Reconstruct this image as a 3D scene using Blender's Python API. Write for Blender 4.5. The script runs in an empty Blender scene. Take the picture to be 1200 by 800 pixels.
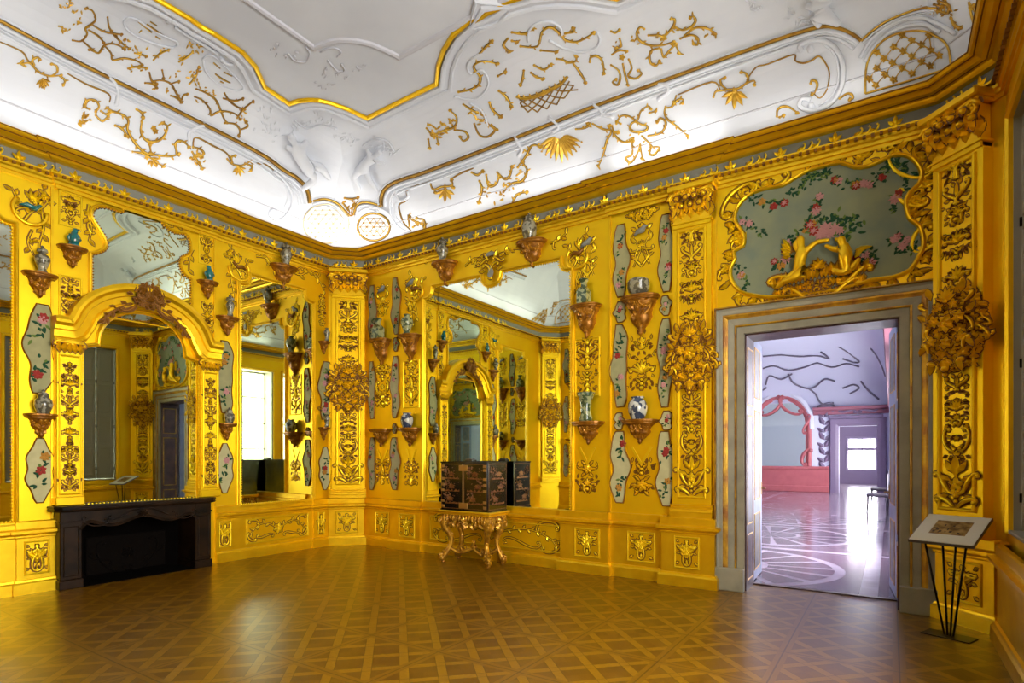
import bpy, math, random
from mathutils import Vector, Matrix, noise
PI = math.pi
col = bpy.context.scene.collection
# ---------------------------------------------------------------- camera frame
FOC, CX, HY, HC = 667.0, 600.0, 533.0, 1.5
YAW = math.radians(33.65)
CA, SA = math.cos(YAW), math.sin(YAW)
def ray(px, py):
    r = (px - CX) / FOC; u = (HY - py) / FOC
    return Vector((CA*r - SA, SA*r + CA, u))
CAM = Vector((0, 0, HC))
# room outline (metres): camera stands at the origin of plan
XL, XR, YR, YB = -7.84, 0.80, 6.65, -0.22
LEG = 0.42

# ---------------------------------------------------------------- materials
MATS = {}
def mat(name, colr, rough=0.5, metal=0.0, bump=0.0, bscale=20, var=0.0, vscale=3, colr2=None, emit=None, estr=0, coat=0, spec=0.5):
    if name in MATS: return MATS[name]
    m = bpy.data.materials.new(name); m.use_nodes = True
    nt = m.node_tree; b = nt.nodes['Principled BSDF']
    b.inputs['Base Color'].default_value = (*colr, 1)
    b.inputs['Roughness'].default_value = rough
    b.inputs['Metallic'].default_value = metal
    b.inputs['Specular IOR Level'].default_value = spec
    if coat: b.inputs['Coat Weight'].default_value = coat; b.inputs['Coat Roughness'].default_value = 0.1
    tc = nt.nodes.new('ShaderNodeTexCoord')
    if var or colr2:
        n = nt.nodes.new('ShaderNodeTexNoise'); n.inputs['Scale'].default_value = vscale
        n.inputs['Detail'].default_value = 5
        nt.links.new(tc.outputs['Object'], n.inputs['Vector'])
        rp = nt.nodes.new('ShaderNodeValToRGB')
        rp.color_ramp.elements[0].position = .35; rp.color_ramp.elements[1].position = .65
        c2 = colr2 or tuple(c*(1-var) for c in colr)
        rp.color_ramp.elements[0].color = (*c2, 1); rp.color_ramp.elements[1].color = (*colr, 1)
        nt.links.new(n.outputs['Fac'], rp.inputs['Fac']); nt.links.new(rp.outputs['Color'], b.inputs['Base Color'])
    if bump:
        n2 = nt.nodes.new('ShaderNodeTexNoise'); n2.inputs['Scale'].default_value = bscale; n2.inputs['Detail'].default_value = 4
        nt.links.new(tc.outputs['Object'], n2.inputs['Vector'])
        bp = nt.nodes.new('ShaderNodeBump'); bp.inputs['Strength'].default_value = bump; bp.inputs['Distance'].default_value = .01
        nt.links.new(n2.outputs['Fac'], bp.inputs['Height']); nt.links.new(bp.outputs['Normal'], b.inputs['Normal'])
    if emit:
        b.inputs['Emission Color'].default_value = (*emit, 1); b.inputs['Emission Strength'].default_value = estr
    MATS[name] = m
    return m
def srgb(r, g, b):
    f = lambda c: (c/255/12.92) if c/255 <= .04045 else ((c/255+.055)/1.055)**2.4
    return (f(r), f(g), f(b))
GW = mat('gold leaf wall', srgb(255,214,18), .40, .7, .2, 9, colr2=srgb(252,202,12), vscale=2.2)
GB = mat('gilding bright', srgb(255,220,30), .32, .7, .3, 30)
GM = mat('gilded moulding', srgb(255,210,28), .33, .7, .15, 25, colr2=srgb(246,196,18), vscale=6)
GD = mat('patinated brown gold', srgb(142,92,16), .45, .35, .3, 30)
BR = mat('brown ground and painted crevice shade', srgb(132,82,8), .6, .1)  # patinated backing, painting dark crevices round the carved gold
BK = mat('bracket brown gilding', srgb(176,116,20), .38, .4, .4, 25, colr2=srgb(128,78,14), vscale=14)
DG = mat('dull ceiling gilding', srgb(196,152,48), .34, .5, .3, 40, colr2=srgb(150,108,40), vscale=9)
WP = mat('white stucco', srgb(224,228,235), .75, 0, .12, 6, colr2=srgb(215,219,227), vscale=1.3, spec=.25)
WG = mat('grey stucco moulding', srgb(205,206,214), .6, 0, .1, 12, spec=.3)
FZ = mat('grey green painted frieze', srgb(142,142,128), .6, 0, .1, 12)
MARK = mat('grey door stone paint', srgb(196,192,172), .5, 0, .1, 14, colr2=srgb(176,174,160), vscale=5)

# ---------------------------------------------------------------- mesh builder
class MB:
    def __init__(s): s.v = []; s.f = []; s.m = []; s.sm = []
    def add(s, vs, fs, mi=0, smooth=False):
        o = len(s.v); s.v.extend(tuple(x) for x in vs)
        for f in fs: s.f.append(tuple(i+o for i in f)); s.m.append(mi); s.sm.append(smooth)
    def box(s, x0, x1, y0, y1, z0, z1, mi=0, b=0):
        if b <= 0:
            vs = [(x,y,z) for z in (z0,z1) for y in (y0,y1) for x in (x0,x1)]
            s.add(vs, [(0,2,3,1),(4,5,7,6),(0,1,5,4),(2,6,7,3),(0,4,6,2),(1,3,7,5)], mi); return
        b = min(b, (x1-x0)*.45, (y1-y0)*.45, (z1-z0)*.45)
        import itertools
        vs = []; idx = {}
        for cx, cy, cz in itertools.product((0,1),(0,1),(0,1)):
            X=(x0,x1)[cx]; Y=(y0,y1)[cy]; Z=(z0,z1)[cz]; sx=(1,-1)[cx]*b; sy=(1,-1)[cy]*b; sz=(1,-1)[cz]*b
            for k, p in enumerate(((X,Y+sy,Z+sz),(X+sx,Y,Z+sz),(X+sx,Y+sy,Z))):
                idx[(cx,cy,cz,k)] = len(vs); vs.append(p)
        g = lambda cx,cy,cz,k: idx[(cx,cy,cz,k)]
        fs = []
        for c in (0,1):
            fs.append([g(c,0,0,0),g(c,1,0,0),g(c,1,1,0),g(c,0,1,0)][::(-1 if c==0 else 1)])
            fs.append([g(0,c,0,1),g(1,c,0,1),g(1,c,1,1),g(0,c,1,1)][::(1 if c==0 else -1)])
            fs.append([g(0,0,c,2),g(1,0,c,2),g(1,1,c,2),g(0,1,c,2)][::(-1 if c==0 else 1)])
        for a in (0,1):
            for c in (0,1):
                fs.append([g(a,c,0,0),g(a,c,1,0),g(a,c,1,1),g(a,c,0,1)])
                fs.append([g(a,0,c,0),g(a,1,c,0),g(a,1,c,2),g(a,0,c,2)])
                fs.append([g(0,a,c,1),g(1,a,c,1),g(1,a,c,2),g(0,a,c,2)])
        for cx, cy, cz in itertools.product((0,1),(0,1),(0,1)):
            fs.append([g(cx,cy,cz,0),g(cx,cy,cz,1),g(cx,cy,cz,2)])
        s.add(vs, fs, mi)
    def poly_prism(s, pts, h0, h1, mp, mi=0, bev=0, inset=None):
        """outline pts (a,b) counted once, extruded h0->h1, mp maps (a,b,h)."""
        n = len(pts)
        if bev:
            c = (sum(p[0] for p in pts)/n, sum(p[1] for p in pts)/n)
            ins = []
            for i in range(n):
                p0, p1, p2 = pts[i-1], pts[i], pts[(i+1) % n]
                t = Vector((p2[0]-p0[0], p2[1]-p0[1]))
                if t.length < 1e-9: t = Vector((1,0))
                t.normalize(); nn = Vector((-t.y, t.x))
                ins.append((p1[0]+nn.x*bev, p1[1]+nn.y*bev))
            A = sum(pts[i][0]*pts[(i+1)%n][1]-pts[(i+1)%n][0]*pts[i][1] for i in range(n))
            if A < 0: ins = [(2*p[0]-q[0], 2*p[1]-q[1]) for p, q in zip(pts, ins)]
            vs = [mp(a,b,h0) for a,b in pts]+[mp(a,b,h1-bev*(1 if h1>h0 else -1)) for a,b in pts]+[mp(a,b,h1) for a,b in ins]
            fs = [(i,(i+1)%n,n+(i+1)%n,n+i) for i in range(n)]+[(n+i,n+(i+1)%n,2*n+(i+1)%n,2*n+i) for i in range(n)]
            fs.append(tuple(range(2*n,3*n)))
        else:
            vs = [mp(a,b,h0) for a,b in pts]+[mp(a,b,h1) for a,b in pts]
            fs = [(i,(i+1)%n,n+(i+1)%n,n+i) for i in range(n)]; fs.append(tuple(range(n,2*n)))
        s.add(vs, fs, mi)
    def sweep(s, path, prof, mp, closed=False, mi=0, smooth=False, cap=True):
        """path (a,b); prof list of (o,h): o along the left normal, h out. mp maps (a,b,h)."""
        n = len(path); P = [Vector((p[0],p[1])) for p in path]; rows = []
        for i in range(n):
            if closed: t1 = P[i]-P[i-1]; t2 = P[(i+1)%n]-P[i]
            else:
                t1 = P[i]-P[i-1] if i > 0 else P[1]-P[0]
                t2 = P[i+1]-P[i] if i < n-1 else P[-1]-P[-2]
            if t1.length < 1e-9: t1 = t2
            if t2.length < 1e-9: t2 = t1
            t1 = t1.normalized(); t2 = t2.normalized()
            n1 = Vector((-t1.y,t1.x)); n2 = Vector((-t2.y,t2.x))
            m = (n1+n2)/max(.35, 1+n1.dot(n2))
            rows.append([mp(P[i].x+m.x*o, P[i].y+m.y*o, h) for o, h in prof])
        k = len(prof); vs = [v for r in rows for v in r]; fs = []
        for i in range(n if closed else n-1):
            j = (i+1) % n
            for q in range(k-1): fs.append((i*k+q, j*k+q, j*k+q+1, i*k+q+1))
        if cap and not closed and k > 2: fs.append(tuple(range(k))); fs.append(tuple(range((n-1)*k, n*k))[::-1])
        s.add(vs, fs, mi, smooth)
    def tube(s, pts, rad, n=6, mi=0, smooth=True, tip=True):
        P = [Vector(p) for p in pts]; m = len(P)
        if m < 2: return
        if not hasattr(rad, '__len__'): rad = [rad]*m
        up = None; vs = []; fs = []
        for i in range(m):
            t = (P[min(i+1,m-1)]-P[max(i-1,0)])
            if t.length < 1e-9: t = Vector((0,0,1))
            t.normalize()
            if up is None:
                up = Vector((0,0,1)) if abs(t.z) < .9 else Vector((1,0,0))
            a = t.cross(up)
            if a.length < 1e-6: a = t.orthogonal()
            a.normalize(); up = a.cross(t).normalized()
            for k in range(n):
                an = 2*PI*k/n; vs.append(P[i]+(a*math.cos(an)+up*math.sin(an))*rad[i])
        for i in range(m-1):
            for k in range(n):
                fs.append((i*n+k, i*n+(k+1)%n, (i+1)*n+(k+1)%n, (i+1)*n+k))
        fs.append(tuple(range(n))[::-1]); fs.append(tuple((m-1)*n+k for k in range(n)))
        s.add(vs, fs, mi, smooth)
    def lathe(s, prof, n=16, mi=0, c=(0,0,0), smooth=True, a0=0, a1=2*PI, sx=1, sy=1):
        full = abs(a1-a0-2*PI) < 1e-6; m = n if full else n+1; vs = []; fs = []
        for r, z in prof:
            for k in range(m):
                an = a0+(a1-a0)*k/n; vs.append((c[0]+r*math.cos(an)*sx, c[1]+r*math.sin(an)*sy, c[2]+z))
        for i in range(len(prof)-1):
            for k in range(n):
                k2 = (k+1) % m if full else k+1
                fs.append((i*m+k, i*m+k2, (i+1)*m+k2, (i+1)*m+k))
        fs.append(tuple(range(m))[::-1]); fs.append(tuple((len(prof)-1)*m+k for k in range(m)))
        s.add(vs, fs, mi, smooth)
    def ball(s, c, r, mi=0, n=8, m=5, sc=(1,1,1)):
        vs = [(c[0],c[1],c[2]-r*sc[2])]; fs = []
        for i in range(1, m):
            th = PI*i/m
            for k in range(n):
                a = 2*PI*k/n; vs.append((c[0]+r*sc[0]*math.sin(th)*math.cos(a), c[1]+r*sc[1]*math.sin(th)*math.sin(a), c[2]-r*sc[2]*math.cos(th)))
        vs.append((c[0],c[1],c[2]+r*sc[2])); L = len(vs)-1
        for k in range(n):
            fs.append((0, 1+(k+1)%n, 1+k)); fs.append((L, L-n+k, L-n+(k+1)%n))
            for i in range(m-2): fs.append((1+i*n+k, 1+i*n+(k+1)%n, 1+(i+1)*n+(k+1)%n, 1+(i+1)*n+k))
        s.add(vs, fs, mi, True)
    def build(s, name, mats, parent=None, weld=False):
        me = bpy.data.meshes.new(name)
        me.from_pydata(s.v, [], s.f)
        if not isinstance(mats, (list, tuple)): mats = [mats]
        for m_ in mats: me.materials.append(m_)
        me.polygons.foreach_set('material_index', s.m); me.polygons.foreach_set('use_smooth', s.sm)
        import bmesh
        bm = bmesh.new(); bm.from_mesh(me); bmesh.ops.recalc_face_normals(bm, faces=bm.faces); bm.to_mesh(me); bm.free()
        me.update()
        o = bpy.data.objects.new(name, me); col.objects.link(o)
        if parent is not None: o.parent = parent
        return o

def tag(o, label=None, cat=None, group=None, kind=None):
    if label: o['label'] = label
    if cat: o['category'] = cat
    if group: o['group'] = group
    if kind: o['kind'] = kind
    return o
def structure(name, mb, mats, parent=None):
    o = mb.build(name, mats, parent)
    if parent is None: o['kind'] = 'structure'
    return o
def copy_tree(o, parent=None):
    c = o.copy(); col.objects.link(c); c.parent = parent
    for ch in list(o.children): copy_tree(ch, c)
    return c

class Wall:
    """local frame: u to the right as seen from inside, w out of the wall, v up."""
    def __init__(s, ox, oy, deg):
        s.o = Vector((ox, oy, 0)); s.a = math.radians(deg)
        s.d = Vector((math.cos(s.a), math.sin(s.a), 0)); s.n = Vector((math.sin(s.a), -math.cos(s.a), 0))
    def P(s, u, v, w=0): return s.o + s.d*u + s.n*w + Vector((0,0,v))
    def px(s, x, y, w=0):
        d = ray(x, y); q = s.o + s.n*w - CAM
        t = q.dot(s.n)/d.dot(s.n); p = CAM + d*t
        return ((p-s.o).dot(s.d), p.z)
    def u(s, x, w=0): return s.px(x, HY, w)[0]
    def thing(s, name, label, cat, u=0, v=0, w=0, group=None, lean=0):
        o = bpy.data.objects.new(name, None); col.objects.link(o)
        o.location = s.P(u, v, w); o.rotation_euler = (0, 0, s.a)
        o.empty_display_size = .1
        return tag(o, label, cat, group)
    def place(s, o, u=0, v=0, w=0):
        o.location = s.P(u, v, w); o.rotation_euler = (0, 0, s.a); return o
def lp(u, v, w): return (u, -w, v)      # wall-local (u,v,w) to object-local xyz

R_ = Wall(0, YR, 0)            # far right wall with the doorway
L_ = Wall(XL, 0, 90)           # wall with the fireplace
T_ = Wall(XR, 0, -90)          # window wall
B_ = Wall(0, YB, 180)          # wall behind the camera
C1 = Wall(XL+LEG/2, YR-LEG/2, 45)
C2 = Wall(XR-LEG/2, YR-LEG/2, -45)
C3 = Wall(XR-LEG/2, YB+LEG/2, -135)
C4 = Wall(XL+LEG/2, YB+LEG/2, 135)

# ---------------------------------------------------------------- curves
def catmull(pts, seg=4, closed=False):
    n = len(pts); dim = len(pts[0]); out = []
    if n < 3 and not closed: return [tuple(p) for p in pts]
    rng = n if closed else n-1
    for i in range(rng):
        if closed: p0,p1,p2,p3 = pts[(i-1)%n],pts[i],pts[(i+1)%n],pts[(i+2)%n]
        else: p0,p1,p2,p3 = pts[max(i-1,0)],pts[i],pts[i+1],pts[min(i+2,n-1)]
        for k in range(seg):
            t = k/seg; t2=t*t; t3=t2*t
            out.append(tuple(.5*((2*p1[d])+(-p0[d]+p2[d])*t+(2*p0[d]-5*p1[d]+4*p2[d]-p3[d])*t2+(-p0[d]+3*p1[d]-3*p2[d]+p3[d])*t3) for d in range(dim)))
    if not closed: out.append(tuple(pts[-1]))
    return out
def _canon(kind, curl, n=22):
    pts = [(0.,0.)]; th = 0; N = 200; xs=[0.]; ys=[0.]; seq=[]
    for i in range(N+1):
        s = -1+2*i/N
        if kind == 'C': th = 1.1*s + curl*(s**5 if curl else 0)
        elif kind == 'S': th = .9*s*s*1.2 + curl*abs(s)**6
        else: th = .5*(s+1) + curl*max(0,s)**3          # one curled end
        seq.append(th)
    x=y=0; P=[(0,0)]
    for i in range(N):
        a=(seq[i]+seq[i+1])/2; x+=math.cos(a)*2/N; y+=math.sin(a)*2/N; P.append((x,y))
    out=[P[int(round(i*N/n))] for i in range(n+1)]
    # anchors: extents in x
    a0 = out[0]; a1 = out[-1]
    if kind == 'C': a0 = P[8]; a1 = P[-9]
    return out, a0, a1
_cc = {}
def scroll(p, q, kind='C', curl=4.5, flip=1, n=22):
    key=(kind,curl,n)
    if key not in _cc: _cc[key]=_canon(kind,curl,n)
    pts,a0,a1=_cc[key]
    ax=complex(*a0); bx=complex(*a1); P=complex(*p); Q=complex(*q)
    if flip < 0: ax=ax.conjugate(); bx=bx.conjugate()
    k=(Q-P)/(bx-ax) if abs(bx-ax)>1e-6 else 1
    out=[]
    for x,y in pts:
        z=complex(x,y*(1 if flip>0 else -1)); z=P+(z-ax)*k; out.append((z.real,z.imag))
    return out
# ---------------------------------------------------------------- carved ornament
class Orn:
    def __init__(s, mb, mp=lp, w0=0.0, gold=0, brown=1, ground=True, T=(0,0,0,1,1)):
        s.mb=mb; s.mp=mp; s.w0=w0; s.g=gold; s.b=brown; s.ground=ground; s.T=T
    def at(s, x=0, y=0, ang=0, sc=1, flip=1):
        o = Orn(s.mb, s.mp, s.w0, s.g, s.b, s.ground)
        ox,oy,a,k,f = s.T
        px_,py_ = s.xy(x,y)
        o.T = (px_,py_, a+ang*f, k*sc, f*flip); return o
    def xy(s, x, y):
        ox,oy,a,k,f = s.T; x=x*f*k; y=y*k
        return (ox+x*math.cos(a)-y*math.sin(a), oy+x*math.sin(a)+y*math.cos(a))
    def sym(s, fn):
        fn(s); fn(s.at(flip=-1))
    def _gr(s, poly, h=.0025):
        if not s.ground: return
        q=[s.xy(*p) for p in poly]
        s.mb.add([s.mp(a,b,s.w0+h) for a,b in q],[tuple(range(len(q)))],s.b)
    def stroke(s, pts, r0, r1=None, rm=None, h=.5, mi=None, n=5, gr=1.0):
        k=s.T[3]; m=len(pts); r1=r0 if r1 is None else r1
        rad=[]
        for i in range(m):
            t=i/(m-1)
            r=r0+(r1-r0)*t if rm is None else ((r0+(rm-r0)*t*2) if t<.5 else (rm+(r1-rm)*(t-.5)*2))
            rad.append(max(.002,r*k))
        q=[s.xy(*p) for p in pts]
        s.mb.tube([s.mp(a,b,s.w0+rad[i]*h) for i,(a,b) in enumerate(q)], rad, n, s.g if mi is None else mi)
        if s.ground and gr:  # wider brown ribbon puts crevice shade beside the stroke
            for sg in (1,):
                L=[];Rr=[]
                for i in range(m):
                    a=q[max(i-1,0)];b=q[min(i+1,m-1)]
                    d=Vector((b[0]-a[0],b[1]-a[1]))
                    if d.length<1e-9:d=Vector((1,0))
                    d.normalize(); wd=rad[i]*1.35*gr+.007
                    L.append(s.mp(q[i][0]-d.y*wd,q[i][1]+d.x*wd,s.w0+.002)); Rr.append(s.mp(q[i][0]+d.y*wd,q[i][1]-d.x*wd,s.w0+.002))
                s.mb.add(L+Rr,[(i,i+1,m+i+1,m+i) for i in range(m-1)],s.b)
    def leaf(s, x, y, ang, L, W, h=.3, bend=0, mi=None):
        k=s.T[3]; o=s.at(x,y,ang)
        P=[(0,0,0),(L*.35,W*.5,0),(L*.72,W*.36+bend*L*.3,0),(L,bend*L,0),(L*.72,-W*.36+bend*L*.3,0),(L*.35,-W*.5,0),(L*.35,0,W*h+.006),(L*.72,bend*L*.3,W*h*.8+.005)]
        vs=[]
        for a,b,c in P:
            p=o.xy(a,b); vs.append(s.mp(p[0],p[1],s.w0+.001+c*k))
        s.mb.add(vs,[(0,6,1),(1,6,7,2),(2,7,3),(3,7,4),(4,7,6,5),(5,6,0)],s.g if mi is None else mi,False)
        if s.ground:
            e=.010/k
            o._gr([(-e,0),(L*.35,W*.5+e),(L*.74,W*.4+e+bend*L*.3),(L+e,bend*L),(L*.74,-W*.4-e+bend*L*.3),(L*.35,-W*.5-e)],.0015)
    def ball(s, x, y, r, h=.4, mi=None):
        k=s.T[3]; p=s.xy(x,y); r*=k
        n=6
        vs=[s.mp(p[0]+r*math.cos(2*PI*i/n),p[1]+r*math.sin(2*PI*i/n),s.w0) for i in range(n)]
        vs+=[s.mp(p[0]+r*.75*math.cos(2*PI*i/n),p[1]+r*.75*math.sin(2*PI*i/n),s.w0+r*.7) for i in range(n)]
        vs.append(s.mp(p[0],p[1],s.w0+r*.95))
        s.mb.add(vs,[(i,(i+1)%n,n+(i+1)%n,n+i) for i in range(n)]+[(n+i,n+(i+1)%n,2*n) for i in range(n)],s.g if mi is None else mi,True)
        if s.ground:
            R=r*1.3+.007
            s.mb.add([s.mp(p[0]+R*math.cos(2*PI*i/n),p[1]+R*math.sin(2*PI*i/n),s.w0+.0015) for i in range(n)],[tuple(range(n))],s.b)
    def flower(s, x, y, r, n=5, a0=.3, mi=None):
        for i in range(n):
            s.leaf(x,y,a0+2*PI*i/n,r,r*.75,.35,mi=mi)
        s.ball(x,y,r*.3)
    def fan(s, x, y, ang, r, n=5, spread=2.2, w=.28):
        for i in range(n):
            t=(i/(n-1)-.5); s.leaf(x,y,ang+t*spread,r*(1-.35*abs(t)*2*.6),r*w)
        s.ball(x,y,r*.16)
    def sc(s, p, q, kind='C', curl=4.5, flip=1, r=.012, n=20, balls=True):
        pts=scroll(p,q,kind,curl,flip,n)
        s.stroke(pts,r*.55,r*.55 if kind!='H' else r*.5,rm=r*1.15)
        if balls:
            s.ball(*pts[-1],r*1.25)
            if kind!='H': s.ball(*pts[0],r*1.25)
        return pts
    def vine(s, pts, r, seg=4, leafs=.06, L=.06, side=1, curls=True):
        P=catmull(pts,seg); s.stroke(P,r,r*.4)
        acc=0; sd=side
        for i in range(1,len(P)):
            d=math.hypot(P[i][0]-P[i-1][0],P[i][1]-P[i-1][1]); acc+=d
            if acc>leafs:
                acc=0; a=math.atan2(P[i][1]-P[i-1][1],P[i][0]-P[i-1][0])
                s.leaf(P[i][0],P[i][1],a+sd*.8,L,L*.45); sd=-sd
        return P

def arabesque(o, w, h, rnd, mot=None, dens=1.0):
    """symmetrical vertical run of motifs filling w x h, axis at x=0, base at y=0"""
    y=0.02*h; last=None; u=w/2
    while y < h-.04:
        left=h-y
        kinds=['cpair','spair','flower','palm','drop','vase','husk']
        m=rnd.choice([k for k in kinds if k!=last]); last=m
        mh=min(left, w*rnd.uniform(.55,.95))
        if m in('drop','husk'): mh=min(left,w*.5)
        r=w*.05
        if m=='cpair':
            fl=rnd.choice((1,-1))
            o.sym(lambda q:(q.sc((u*.18,y+mh*.1),(u*.5,y+mh*.85),'C',5,fl,r,14), q.leaf(u*.55,y+mh*.5,rnd.uniform(-.5,.9),u*.42,u*.22), q.leaf(u*.3,y+mh*.2,-.6,u*.4,u*.2)))
            o.flower(0,y+mh*.5,u*.26)
        elif m=='spair':
            o.sym(lambda q:(q.sc((u*.1,y+mh*.05),(u*.75,y+mh*.75),'S',4,1,r,14), q.leaf(u*.5,y+mh*.25,.1,u*.4,u*.2), q.leaf(u*.2,y+mh*.75,1.2,u*.4,u*.2)))
            o.leaf(0,y+mh*.2,PI/2,mh*.7,u*.3)
        elif m=='flower':
            o.flower(0,y+mh*.5,u*.5,6)
            o.sym(lambda q:(q.leaf(u*.3,y+mh*.5,.0,u*.6,u*.25), q.leaf(u*.2,y+mh*.75,.8,u*.55,u*.22), q.leaf(u*.2,y+mh*.25,-.8,u*.55,u*.22)))
        elif m=='palm':
            o.fan(0,y+mh*.15,PI/2,min(mh*.8,u*.9),7,2.6,.25)
            o.sym(lambda q:q.sc((u*.1,y+mh*.12),(u*.8,y+mh*.2),'H',4,-1,r,12))
        elif m=='drop':
            for i in range(3): o.ball(0,y+mh*(.15+.3*i),u*.13*(1.3-.25*i))
            o.sym(lambda q:q.leaf(u*.05,y+mh*.5,.7,u*.55,u*.2))
        elif m=='husk':
            for i in range(2):
                yy=y+mh*(.05+.45*i); o.leaf(0,yy,PI/2,mh*.5,u*.3)
                o.sym(lambda q:q.leaf(0,yy,PI/2-.7,mh*.42,u*.22))
        elif m=='vase':
            o.sym(lambda q:(q.stroke([(u*.1,y),(u*.35,y+mh*.2),(u*.38,y+mh*.4),(u*.15,y+mh*.5)],r*.8,r*.8), q.sc((u*.4,y+mh*.35),(u*.8,y+mh*.5),'C',4,-1,r*.8,12)))
            o.fan(0,y+mh*.5,PI/2,mh*.45,5,1.8)
            o.ball(0,y+mh*.25,u*.2)
        y+=mh*1.02
    st=rnd.getstate()
    for fl in (1,-1):
        rnd.setstate(st); q=o.at(flip=fl)
        for i in range(int(w*h*130*dens)):
            q.leaf(rnd.uniform(.15,1)*u,rnd.uniform(.02,h),rnd.uniform(-PI,PI),rnd.uniform(.03,.06),.018,.3,mi=rnd.choice((q.b,q.g)))
def cluster(o, w, h, rnd, n=70, high=.03):
    """dense rococo heap inside an ellipse centred at the origin, mirrored"""
    def half(q):
        rr=random.Random(rnd_seed)
        for i in range(n//2):
            a=rr.uniform(0,PI/2*2)-PI/2; rad=math.sqrt(rr.random())
            x=abs(math.cos(a))*rad*w/2; y=math.sin(a)*rad*h/2
            k=rr.random(); qq=q.at(); qq.w0=o.w0+high*(1-rad)*rr.uniform(.3,1.3)
            if k<.42: qq.leaf(x,y,rr.uniform(-PI,PI),w*rr.uniform(.11,.19),w*rr.uniform(.06,.09),.5)
            elif k<.68: qq.flower(x,y,w*rr.uniform(.07,.12),5,rr.random())
            elif k<.85: qq.sc((x,y),(x+w*rr.uniform(-.18,.2),y+h*rr.uniform(-.15,.15)),'C',5,rr.choice((1,-1)),w*.022,12)
            else: qq.ball(x,y,w*rr.uniform(.025,.045))
    rnd_seed=rnd.random()
    o.sym(half)

def moulding_frame(mb, path, width, height, closed=True, mi=0, kind='ogee', mp=lp, w0=0):
    pr={'ogee':[(0,0),(0,.35),(.12,.55),(.22,.5),(.35,.75),(.55,1),(.75,.95),(.85,.6),(1,.5),(1,0)],
        'round':[(0,0),(.05,.45),(.25,.85),(.5,1),(.75,.85),(.95,.45),(1,0)],
        'flat':[(0,0),(0,.8),(.15,1),(.85,1),(1,.8),(1,0)],
        'step':[(0,0),(0,1),(.18,1),(.2,.7),(.5,.62),(.6,.35),(.8,.3),(.82,.55),(1,.5),(1,0)]}[kind]
    mb.sweep(path,[(a*width,w0+b*height) for a,b in pr],mp,closed,mi,False)
def rect_path(u0,u1,v0,v1): return [(u0,v0),(u1,v0),(u1,v1),(u0,v1)]   # ccw: left normal points inward
def beads(mb, path, step, r, mp=lp, w0=0, mi=0, closed=False):
    P=[Vector(p) for p in path]; 
    if closed: P.append(P[0])
    acc=0
    for i in range(len(P)-1):
        d=P[i+1]-P[i]; L=d.length
        t=acc
        while t<L:
            p=P[i]+d*(t/L); n=4
            c=mp(p.x,p.y,w0+r*1.2)
            vs=[mp(p.x+r*math.cos(2*PI*k/n),p.y+r*math.sin(2*PI*k/n),w0) for k in range(n)]+[c]
            mb.add(vs,[(k,(k+1)%n,n) for k in range(n)],mi,True)
            t+=step
        acc=t-L
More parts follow.
